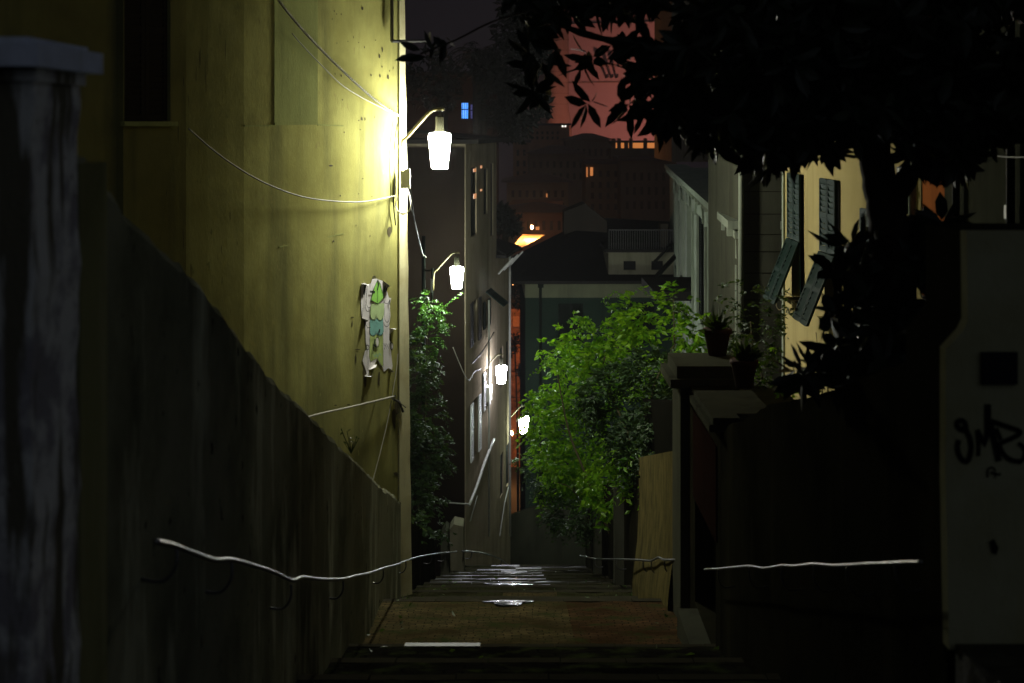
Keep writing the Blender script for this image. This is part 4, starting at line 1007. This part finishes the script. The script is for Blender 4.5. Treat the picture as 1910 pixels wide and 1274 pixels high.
# ------------------------------------------------------------------ magnolia
mg = thing('magnolia_tree', 'large dark magnolia with leathery leaves leaning over the right wall', 'tree', V((2.55, 9.6, -2.2)))
tr = MB()
def limb(pts, r0, r1, n=9):
    p = smooth_path(pts, 5); tr.tube(p, [r0+(r1-r0)*k/(len(p)-1) + .006*math.sin(k*2.1) for k in range(len(p))], n)
T0 = V((2.6, 9.6, -2.5)); limb([T0, P(1668, 560, 9.6), P(1662, 470, 9.6), P(1655, 400, 9.6), P(1640, 330, 9.7), P(1632, 250, 9.7), P(1650, 120, 9.8), P(1640, -40, 9.9)], .17, .08)
F1 = P(1655, 400, 9.6); F2 = P(1636, 300, 9.7); F3 = P(1650, 120, 9.8)
limb([P(1655, 390, 9.6), P(1700, 320, 9.5), P(1760, 220, 9.2), P(1830, 120, 9)], .09, .03)
limb([F2, P(1560, 230, 9.9), P(1450, 180, 10), P(1330, 120, 10.2), P(1200, 90, 10.4), P(1080, 60, 10.4), P(990, 20, 10.2)], .07, .015)
limb([P(1560, 230, 9.9), P(1480, 260, 10), P(1380, 250, 10.4)], .05, .02)
limb([F3, P(1540, 60, 9.9), P(1400, 20, 10.2), P(1250, -30, 10.4), P(1100, -40, 10.2)], .07, .02)
limb([P(1664, 520, 9.6), P(1620, 500, 9.5), P(1580, 510, 9.4)], .04, .015); limb([P(1664, 510, 9.6), P(1720, 470, 9.4), P(1790, 440, 9.2)], .04, .015)
limb([P(1668, 590, 9.6), P(1620, 640, 9.4), P(1560, 660, 9.3), P(1500, 690, 9.2)], .05, .015)
tr.build('trunk', M['bark'], mg, smooth=True)
cr = MB()
def region(n, fx, dl, L=.20, W=.075, k=(7, 11)):
    for i in range(n):
        x, y = fx(); whorl(cr, P(x, y, U(*dl)), rdir()+V((0, -.2, .1)), random.randint(*k), L, W)
def rect(x0, x1, y0, y1): return lambda: (U(x0, x1), U(y0, y1))
region(330, rect(1290, 1900, -60, 235), (8.2, 11.5))
region(170, rect(1420, 1860, 60, 255), (8.4, 11))
region(70, rect(1290, 1560, 180, 275), (8.6, 11))
region(26, rect(1400, 1500, 240, 305), (9, 10.5))
region(40, rect(1690, 1860, 200, 300), (8.4, 10.5))
region(30, rect(1250, 1300, 90, 250), (9.4, 11.4))
# open fringe over the tower
for x, y, n in ((1000, 55, 3), (985, 110, 2), (1005, 165, 2), (1030, 20, 3), (1070, 20, 3), (1100, 15, 3), (1135, 12, 3), (1170, 8, 3), (1205, 5, 3), (1170, 110, 2), (1190, 145, 3), (1165, 195, 2), (1245, 100, 3), (1250, 200, 3), (1215, 75, 2), (1275, 30, 2), (1280, 80, 3), (1225, 110, 2), (1205, 135, 2), (1240, 165, 3), (1205, 195, 2), (1235, 215, 3), (1180, 85, 1), (1150, 88, 1), (1095, 100, 2), (1080, 130, 1), (1190, -5, 2), (1150, -10, 2), (1115, -10, 2), (1060, -5, 2), (1020, -5, 3), (975, 0, 3), (1038, 45, 1), (1020, 85, 1), (1012, 125, 1), (1240, -15, 2), (1085, 190, 1), (1180, 160, 1)):
    for k in range(n): whorl(cr, P(x+U(-14,14), y+U(-14,14), U(9.6, 10.8)), rdir()+V((-.3, 0, -.3)), random.randint(5, 8), .21, .072)
for x, y, n in ((1590, 465, 3), (1575, 500, 3), (1610, 520, 4), (1600, 560, 4), (1625, 440, 2), (1580, 590, 3), (1640, 600, 4), (1620, 640, 4), (1560, 660, 3), (1520, 675, 3), (1500, 700, 3), (1580, 680, 4), (1740, 440, 3), (1770, 400, 2), (1720, 480, 4), (1760, 520, 3), (1730, 560, 4), (1790, 460, 2), (1700, 620, 5), (1660, 660, 6), (1740, 610, 4), (1600, 710, 5), (1690, 420, 2)):
    for k in range(n): whorl(cr, P(x+U(-18,18), y+U(-15,15), U(8.8, 10)), rdir(), random.randint(6, 9), .22, .085)
cr.build('crown', M['magnolia'], mg)
lf = MB(); q = P(760, 104, 9.5)
for x, y, dx, dz in ((760, 106, -1, -.25), (765, 98, -1, .35), (775, 110, -.9, -.1), (790, 100, -.5, .8)): leaf(lf, P(x+20, y-4, 9.6), V((dx, .1, dz)), .16, .055, True)
for k in range(3): whorl(lf, P(800+k*14, 92-k*6, 9.7), V((-1, 0, .1)), 5, .12, .05)
lf.build('twig_leaves', M['magnolia'], mg); 
tw2 = MB(); tw2.tube(smooth_path([P(990, 20, 10.2), P(920, 40, 10), P(850, 75, 9.8), P(785, 100, 9.6)], 5), .008, 5); tw2.build('twig', M['bark'], mg, smooth=True)

# ------------------------------------------------------------------ middle distance: dark trees, palm, dark villa with blue windows
dv = thing('hill_villa', 'dark villa with bright blue lit windows behind the nearest lamp', 'house', P(850, 300, 90)-V((0,0,18)))
VP = Plane((735-CX)/F*90, 90, 1, 0, (0, -1))
hb = [hole(VP, 861, 873, 192, 221), hole(VP, 878, 884, 195, 221), hole(VP, 887, 894, 192, 222)]
facade(dv, VP, 0, VP.u(928), -24, VP.z(800, 185)+1.5, hb, M['brown'], T=8)
for i, h in enumerate(hb):
    m = MB(); m.face((VP.W(h[0],-.15,h[2]), VP.W(h[1],-.15,h[2]), VP.W(h[1],-.15,h[3]), VP.W(h[0],-.15,h[3]))); w = m.build('window', M['litblue'] if i != 1 else M['litcool'], dv)
    b_ = MB()
    for k in range(3): b_.obox(VP.W(h[0]+(h[1]-h[0])*(k+.3)/3, -.1, h[2]), VP.t*.035, VP.n*.03, V((0,0,h[3]-h[2])))
    b_.obox(VP.W(h[0], -.1, h[2]+(h[3]-h[2])*.55), VP.t*(h[1]-h[0]), VP.n*.026, V((0,0,.06))); b_.build('glazing_bars', M['dark'], w)
m = MB(); m.obox(VP.W(-.5, .5, VP.z(800, 185)+1.5), VP.t*(VP.u(928)+1), -VP.n*9, V((0,0,.2))); m.build('roof', M['slate'], dv)
def fartree(label, blobs, d, base, name='dark_tree', n=240, L=.35, W=.16, tr_=.2):
    root = thing(name, label, 'tree', base)
    mb = MB()
    for x, y, r in blobs:
        c = P(x, y, d); rw = r/F*d
        for k in range(int(n*max(.4, rw*rw))):
            v = rdir(); leaf(mb, c + v*rw*(R()**.4), rdir()+v*.6, L*U(.6,1.2), W*U(.7,1.1))
    mb.build('crown', M['fartree'], root)
    t = MB(); c0 = P(blobs[0][0], blobs[0][1], d); t.tube(smooth_path([base, (V(base)+c0)/2+V((.05,0,0)), c0], 4), [tr_]*4+[tr_*.6]*5, 8); t.build('trunk', M['bark'], root, smooth=True)
fartree('dark bushy tree standing left of the pink tower', [(905, 130, 28), (955, 130, 52), (965, 60, 45), (928, 165, 34), (985, 195, 42), (960, 235, 34), (930, 215, 30), (975, 10, 45), (1000, 90, 35), (1010, 20, 40)], 52, V((-1.7, 52, -17)), n=650)
fartree('low dark tree behind the nearest lamp, left of the palm', [(830, 140, 40), (790, 165, 34), (832, 180, 24), (765, 140, 24), (815, 110, 26)], 58, V((-3, 58, -18)), n=260)
fartree('small dark tree in front of the far orange lit building', [(960, 640, 18), (970, 560, 15), (945, 655, 12), (975, 690, 10), (960, 530, 14)], 70, V((.3, 70, -19)), n=420, L=.3, W=.1, tr_=.06)
fartree('dark round tree over the low house eave', [(945, 415, 26), (935, 400, 18), (955, 425, 12)], 53.5, V((-1.4, 53.5, -18)), n=500, L=.3, W=.14)
pm = thing('palm_tree', 'dark palm silhouette against the night sky left of the magnolia', 'palm', P(890, 620, 62))
t = MB(); t.tube([P(890, 620, 62), P(891, 250, 62), P(890, 110, 62)], [.3, .22, .2], 8); t.build('trunk', M['bark'], pm)
fr_ = MB()
for k in range(26):
    a = 2*math.pi*k/26+U(-.1,.1); up = U(.2, 1.6); c = P(890, 105, 62); L = U(1.3, 2.0)
    pts = [c + V((math.cos(a), math.sin(a), 0))*L*t_ + V((0, 0, up*t_*L*.7 - t_*t_*L*.95)) for t_ in [j/10 for j in range(11)]]
    fr_.tube(pts, .018, 4, False)
    for j in range(1, 11):
        for s_ in (-1, 1):
            d_r = (pts[j]-pts[j-1]).normalized(); sd_ = V((-math.sin(a), math.cos(a), 0))*s_
            leaf(fr_, pts[j], d_r*.6+sd_+V((0,0,-.5)), .42*(1.15-j/11), .05)
fr_.build('frond', M['fartree'], pm)

# ------------------------------------------------------------------ city across the valley
def block(name, label, cat, x0, x1, yt, yb, d, mat, depth=8, roof=None, wins=(), group=None, bottom=None, litw=()):
    a = P(x0, yt, d); b = P(x1, yb, d)
    root = thing(name, label, cat, V(((a.x+b.x)/2, d+depth/2, b.z)), group)
    m = MB(); zb = bottom if bottom is not None else b.z-6
    m.box(a.x, b.x, d, d+depth, zb, a.z); m.build('wall', mat, root)
    m = MB()
    if roof == 'gable':
        h = (b.x-a.x)*.16; o = .4
        m.prism([V((a.x-o, d-o, a.z)), V((b.x+o, d-o, a.z)), V(((a.x+b.x)/2, d-o, a.z+h))], (0, depth+2*o, 0))
    elif roof == 'hip':
        o = .5; h = min(3.0, (b.x-a.x)*.14); z = a.z+.1; i = min(depth, b.x-a.x)*.4
        q = [V((a.x-o, d-o, z)), V((b.x+o, d-o, z)), V((b.x+o, d+depth+o, z)), V((a.x-o, d+depth+o, z))]; r1 = V((a.x+i, d+depth/2, z+h)); r2 = V((b.x-i, d+depth/2, z+h))
        m.face((q[0], q[1], r2, r1)); m.face((q[2], q[3], r1, r2)); m.face((q[3], q[0], r1)); m.face((q[1], q[2], r2)); m.face(q)
    else: m.box(a.x-.3, b.x+.3, d-.3, d+depth+.3, a.z, a.z+.35)
    m.build('roof', M['cityroof'], root)
    for (wx0, wx1, wy0, wy1) in wins:
        m = MB(); p = P(wx0, wy1, d); q = P(wx1, wy0, d); m.box(p.x, q.x, d-.05, d+.1, p.z, q.z); m.build('window', M['dark'], root)
    for (wx0, wx1, wy0, wy1, mt) in litw:
        m = MB(); p = P(wx0, wy1, d-.1); q = P(wx1, wy0, d-.1); m.box(p.x, q.x, d-.12, d+.1, p.z, q.z); m.build('lit_window', M[mt], root)
    return root
def grid(x0, x1, y0, y1, nx, ny, w=.4, h=.55):
    o = []
    for i in range(nx):
        for j in range(ny):
            cx = x0+(x1-x0)*(i+.5)/nx; cy = y0+(y1-y0)*(j+.5)/ny; hw = (x1-x0)/nx*w/2; hh = (y1-y0)/ny*h/2; o.append((cx-hw, cx+hw, cy-hh, cy+hh))
    return o
tow = thing('pink_tower', 'tall floodlit pink tower block rising above the far rooftops', 'tower', P(1150, 250, 262))
m = MB(); z0, z1 = P(0, 262, 258).z, P(0, 27, 258).z
def ph(x, d): return V(((x-CX)/F*d, d, 0))
m.prism([ph(1060, 262)+V((0,0,z0)), ph(1240, 255)+V((0,0,z0)), ph(1254, 262)+V((0,0,z0)), ph(1080, 276)+V((0,0,z0))], (0, 0, z1-z0)); m.build('wall', M['pinkcity'], tow)
def bandz(y, h, mat, nm):
    m = MB(); z = P(0, y, 258).z
    m.prism([ph(1059.5, 261.6)+V((0,0,z)), ph(1240.3, 254.6)+V((0,0,z)), ph(1254.6, 262)+V((0,0,z)), ph(1080, 275)+V((0,0,z))], (0, 0, h)); m.build(nm, mat, tow)
bandz(42, .25, M['dark'], 'cornice_band'); bandz(154, .15, M['towerbrown'], 'string_course')
m = MB()
for x in (1131, 1140, 1149): a = P(x, 145, 256); m.box(a.x, a.x+.22, 253, 262, a.z, a.z+.6)
m.build('window', M['dark'], tow)
m = MB(); a = P(1126, 118, 250); b = P(1165, 117, 250)
for k in range(4): m.box(a.x+k*1.0, a.x+k*1.0+.5, 254, 262, a.z-.3, a.z+.2)
m.build('battlement', M['towerbrown'], tow)
rt = thing('round_tower', 'slim round brown tower left of the floodlit pink tower', 'tower', P(1040, 260, 255))
m = MB(); c = P(1041, HY, 254); s_ = 254/F
m.lathe([(26*s_, (HY-262)*s_), (24*s_, (HY-222)*s_), (20*s_, (HY-205)*s_), (19.5*s_, (HY+60)*s_)], c, 28); m.build('shaft', M['towerbrown'], rt, smooth=True)
m = MB(); 
for k in range(12): m.lathe([(20.4*s_, (HY-195+k*20)*s_), (20.4*s_, (HY-195+k*20)*s_+.12)], c, 28)
m.build('ring_moulding', M['city1'], rt)
block('pink_block', 'pink lit block seen between magnolia leaves left of the round tower', 'building', 984, 1034, 62, 260, 285, M['pinkcity'], 10)
block('grey_block', 'greyish block above and behind the floodlit pink tower', 'building', 1145, 1252, -30, 60, 300, M['city2'], 10)
block('low_brick_block', 'low reddish block with lit windows under the round tower', 'building', 984, 1062, 234, 270, 230, M['city1'], 8, 'flat', grid(988, 1045, 243, 262, 6, 2), None, None, [(1048, 1051, 230+3, 234+3, 'litwhite'), (1053, 1056, 233, 237, 'litwhite')])
GN = 'far city buildings across the valley'
block('city_building', 'slate roofed building right under the pink tower', 'building', 1055, 1142, 262, 300, 215, M['city3'], 10, 'hip', grid(1062, 1138, 272, 296, 7, 1), GN)
block('city_building', 'reddish upright building below the slim round tower', 'building', 957, 986, 266, 345, 190, M['city1'], 8, None, grid(960, 984, 275, 335, 2, 3), GN)
block('city_building', 'long dark roofed building left of centre in the far city', 'building', 986, 1092, 288, 345, 175, M['city3'], 9, 'hip', grid(990, 1090, 296, 340, 8, 2), GN)
block('city_building', 'tall tan building with lit piers right of centre in the far city', 'building', 1092, 1160, 306, 400, 150, M['city2'], 8, None, grid(1098, 1156, 314, 396, 4, 4), GN, None, [(1094, 1096, 312, 330, 'litorange'), (1101, 1106, 312, 328, 'litorange')])
block('city_building', 'dark broad building behind the white facade in the far city', 'building', 1158, 1262, 300, 400, 145, M['city3'], 8, None, grid(1163, 1258, 316, 396, 7, 3), GN)
block('city_building', 'wide tan building with two window rows, middle of the far city', 'building', 945, 1060, 342, 400, 135, M['city2'], 8, 'hip', grid(950, 1056, 350, 396, 8, 2), GN, None, [(1019, 1021, 361, 368, 'litorange')])
block('city_building', 'small building with one lit window just above the orange canopy', 'building', 960, 1052, 398, 440, 100, M['city1'], 8, 'hip', grid(964, 1050, 405, 436, 6, 1), GN, None, [(999, 1006, 423, 429, 'litorange'), (955+6, 955+11, 392+8, 396+9, 'litorange')])
lr = MB(); a = P(948, 385, 118); b = P(1050, 378, 118)
lr.prism([a, b, P(1046, 372, 124), P(955, 376, 124)], (0, 0, .15)); lr.prism([P(948, 392, 118), P(1050, 385, 118), b, a], (0, .3, 0)); tag(lr.build('lit_roof', M['city1']), 'pinkish lit parapet and roof strip in the far city', 'roof')
tc = thing('lit_terrace', 'orange lit roof terrace with columns right of the pink tower foot', 'terrace', P(1185, 280, 200))
m = MB(); m.box(P(1140,0,200).x, P(1235,0,200).x, 200, 206, P(0,300,200).z, P(0,277,200).z); m.build('wall', M['city3'], tc)
m = MB(); m.box(P(1142,0,204).x, P(1232,0,204).x, 203.5, 204, P(0,277,200).z, P(0,267,200).z); m.build('lit_wall', M['litorange'], tc)  # wall emits orange itself, standing in for lamplight on it
m = MB(); 
for x in (1142, 1152, 1174, 1201, 1222, 1233): m.box(P(x,0,200).x, P(x,0,200).x+.5, 200.3, 201, P(0,277,200).z, P(0,258,200).z)
m.box(P(1165,0,200).x, P(1172,0,200).x, 200.2, 200.9, P(0,277,200).z, P(0,262,200).z)
m.build('column', M['city1'], tc)
m = MB(); m.box(P(1140,0,200).x, P(1235,0,200).x, 200.1, 206, P(0,266,200).z, P(0,263.5,200).z); m.build('pergola_roof', M['city3'], tc)

# orange-lit canopy and the lit building in the gap
oc = thing('orange_canopy', 'bright orange lit canopy roof beyond the green house roof', 'canopy', P(980, 470, 78))
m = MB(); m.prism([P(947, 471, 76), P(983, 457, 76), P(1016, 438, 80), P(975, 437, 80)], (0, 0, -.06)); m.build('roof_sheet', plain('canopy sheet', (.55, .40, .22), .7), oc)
m = MB(); m.prism([P(940, 478, 75.6), P(975, 466, 75.6), P(975, 462, 75.6), P(940, 474, 75.6)], (0, .1, 0)); m.build('gutter', M['dark'], oc)
m = MB(); m.tube([P(949, 474, 76), P(949, 560, 76)], .06, 6); m.build('post', M['pipe'], oc)
gb = thing('orange_lit_building', 'orange lit stone building seen through the gap beside the lowest lamp', 'building', P(965, 815, 86))
GB = Plane((925-CX)/F*86, 86, 1, 0, (0, -1))
gw = [hole(GB, 957, 968, 590, 612), hole(GB, 953, 963, 765, 815), hole(GB, 974, 982, 765, 815)]
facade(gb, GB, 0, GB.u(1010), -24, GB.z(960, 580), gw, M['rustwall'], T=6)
for h in gw:
    m = MB(); m.face((GB.W(h[0],-.12,h[2]), GB.W(h[1],-.12,h[2]), GB.W(h[1],-.12,h[3]), GB.W(h[0],-.12,h[3]))); m.build('window', plain('lit pale door', (.5, .25, .15), .7), gb)
m = MB()
for y in (582, 640, 700, 748): a = GB.hit(925, y, 0); m.obox(GB.W(0, 0, a.z), GB.t*GB.u(1010), GB.n*.25, V((0,0,.22)))
m.build('cornice', M['rustwall'], gb)
# sodium lamps (real street lamps in the gap and floodlights at the tower foot)
def sodium(name, label, loc, watts, size=.25, colr=(1, .40, .13)):
    m = MB(); m.lathe([(.03, -.12), (.08, -.06), (.085, .06), (.04, .12)], loc, 12); o = tag(m.build(name, M['sodium'], smooth=True), label, 'lamp')
    L = bpy.data.lights.new(name, 'POINT'); L.energy = watts; L.color = colr; L.shadow_soft_size = size
    l = bpy.data.objects.new('lamp_light', L); l.location = V(loc) + V((0, -.3, 0)) - o.location; l.parent = o; col.objects.link(l)
sodium('sodium_lamp', 'tiny orange street lamp beside the downpipe in the gap', P(955, 808, 79), 1700, .12)
sodium('sodium_lamp', 'tiny orange lamp by the dark tree in the gap', P(957, 527, 79), 380)
sodium('sodium_lamp', 'small orange lamp over the lit canopy', P(992, 424, 78.5), 1500, .12)
def flood(loc, watts, colr): 
    m = MB(); m.lathe([(.1, -.3), (.4, -.1), (.4, .1), (.1, .3)], loc, 10); o = tag(m.build('floodlight', M['sodium']), FL.pop(0), 'floodlight', 'floodlights aimed at the pink tower')
    L = bpy.data.lights.new('floodlight', 'SPOT'); L.energy = watts; L.color = colr; L.shadow_soft_size = .5; L.spot_size = math.radians(84); L.spot_blend = .5
    l = bpy.data.objects.new('flood_light', L); l.location = V((0, .7, .4)); l.rotation_euler = (V((16, 258, 10)) - V(loc)).to_track_quat('-Z', 'Y').to_euler(); l.parent = o; col.objects.link(l)
FL = ['floodlight behind the rooftops left of the pink tower', 'floodlight behind the rooftops right of the pink tower']
flood(P(1090, 276, 222), 42000, (1, .44, .38)); flood(P(1225, 300, 222), 26000, (1, .46, .38))
sodium('sodium_lamp', 'tiny orange lamp in a far street left of centre', P(1015, 398, 112), 90); 
sodium('sodium_lamp', 'tiny orange lamp in a far street behind the green house', P(1120, 412, 120), 60)

# ------------------------------------------------------------------ thin mist added to give the lamps bloom-like halos
hz = MB(); hz.box(-230, 230, -20, 385, -24, 45)
hm = bpy.data.materials.new('night mist'); hm.use_nodes = True; hn = hm.node_tree
hn.nodes.remove(hn.nodes['Principled BSDF']); pv = hn.nodes.new('ShaderNodeVolumePrincipled')
pv.inputs['Density'].default_value = .0004; pv.inputs['Color'].default_value = (.9, .9, .95, 1)
hn.links.new(pv.outputs[0], hn.nodes['Material Output'].inputs['Volume'])
tag(hz.build('haze', hm), kind='stuff')

# ------------------------------------------------------------------ night sky and camera
w = bpy.data.worlds.new('World'); scene.world = w; w.use_nodes = True
nt = w.node_tree; bg = nt.nodes['Background']
tcw = nt.nodes.new('ShaderNodeTexCoord'); sep = nt.nodes.new('ShaderNodeSeparateXYZ'); nt.links.new(tcw.outputs['Generated'], sep.inputs[0])
mr = nt.nodes.new('ShaderNodeMapRange'); mr.inputs[1].default_value = -.9; mr.inputs[2].default_value = .6; nt.links.new(sep.outputs['Y'], mr.inputs[0])
vm = nt.nodes.new('ShaderNodeVectorMath'); vm.operation = 'DOT_PRODUCT'; nt.links.new(tcw.outputs['Generated'], vm.inputs[0]); vm.inputs[1].default_value = V((.62, -.74, .26)).normalized()
m2 = nt.nodes.new('ShaderNodeMapRange'); m2.interpolation_type = 'SMOOTHSTEP'; m2.inputs[1].default_value = .45; m2.inputs[2].default_value = 1; nt.links.new(vm.outputs['Value'], m2.inputs[0])
c = mix(nt, mr.outputs[0], (.009, .0095, .010), (.0056, .0046, .0062))
c = mix(nt, m2.outputs[0], c, (.085, .095, .115))  # bluish lobe added to the sky behind the camera to light the pillar
nt.links.new(c, bg.inputs[0]); bg.inputs[1].default_value = 1.0

cam = bpy.data.cameras.new('Camera'); co_ = bpy.data.objects.new('Camera', cam); col.objects.link(co_)
co_.location = (0, 0, 0); co_.rotation_euler = (math.radians(90), 0, 0)
cam.sensor_width = 36; cam.lens = F/1910*36; cam.shift_y = -(637-HY)/1910
cam.clip_end = 3000; cam.clip_start = .05
cam.dof.use_dof = True; cam.dof.focus_distance = 26; cam.dof.aperture_fstop = 2.4
scene.camera = co_
scene.view_settings.view_transform = 'Standard'; scene.view_settings.look = 'None'
scene.view_settings.exposure = 0; scene.view_settings.gamma = 1
scene.cycles.use_denoising = True
scene.cycles.max_bounces = 6; scene.cycles.diffuse_bounces = 4; scene.cycles.sample_clamp_indirect = 3
scene.cycles.use_adaptive_sampling = False
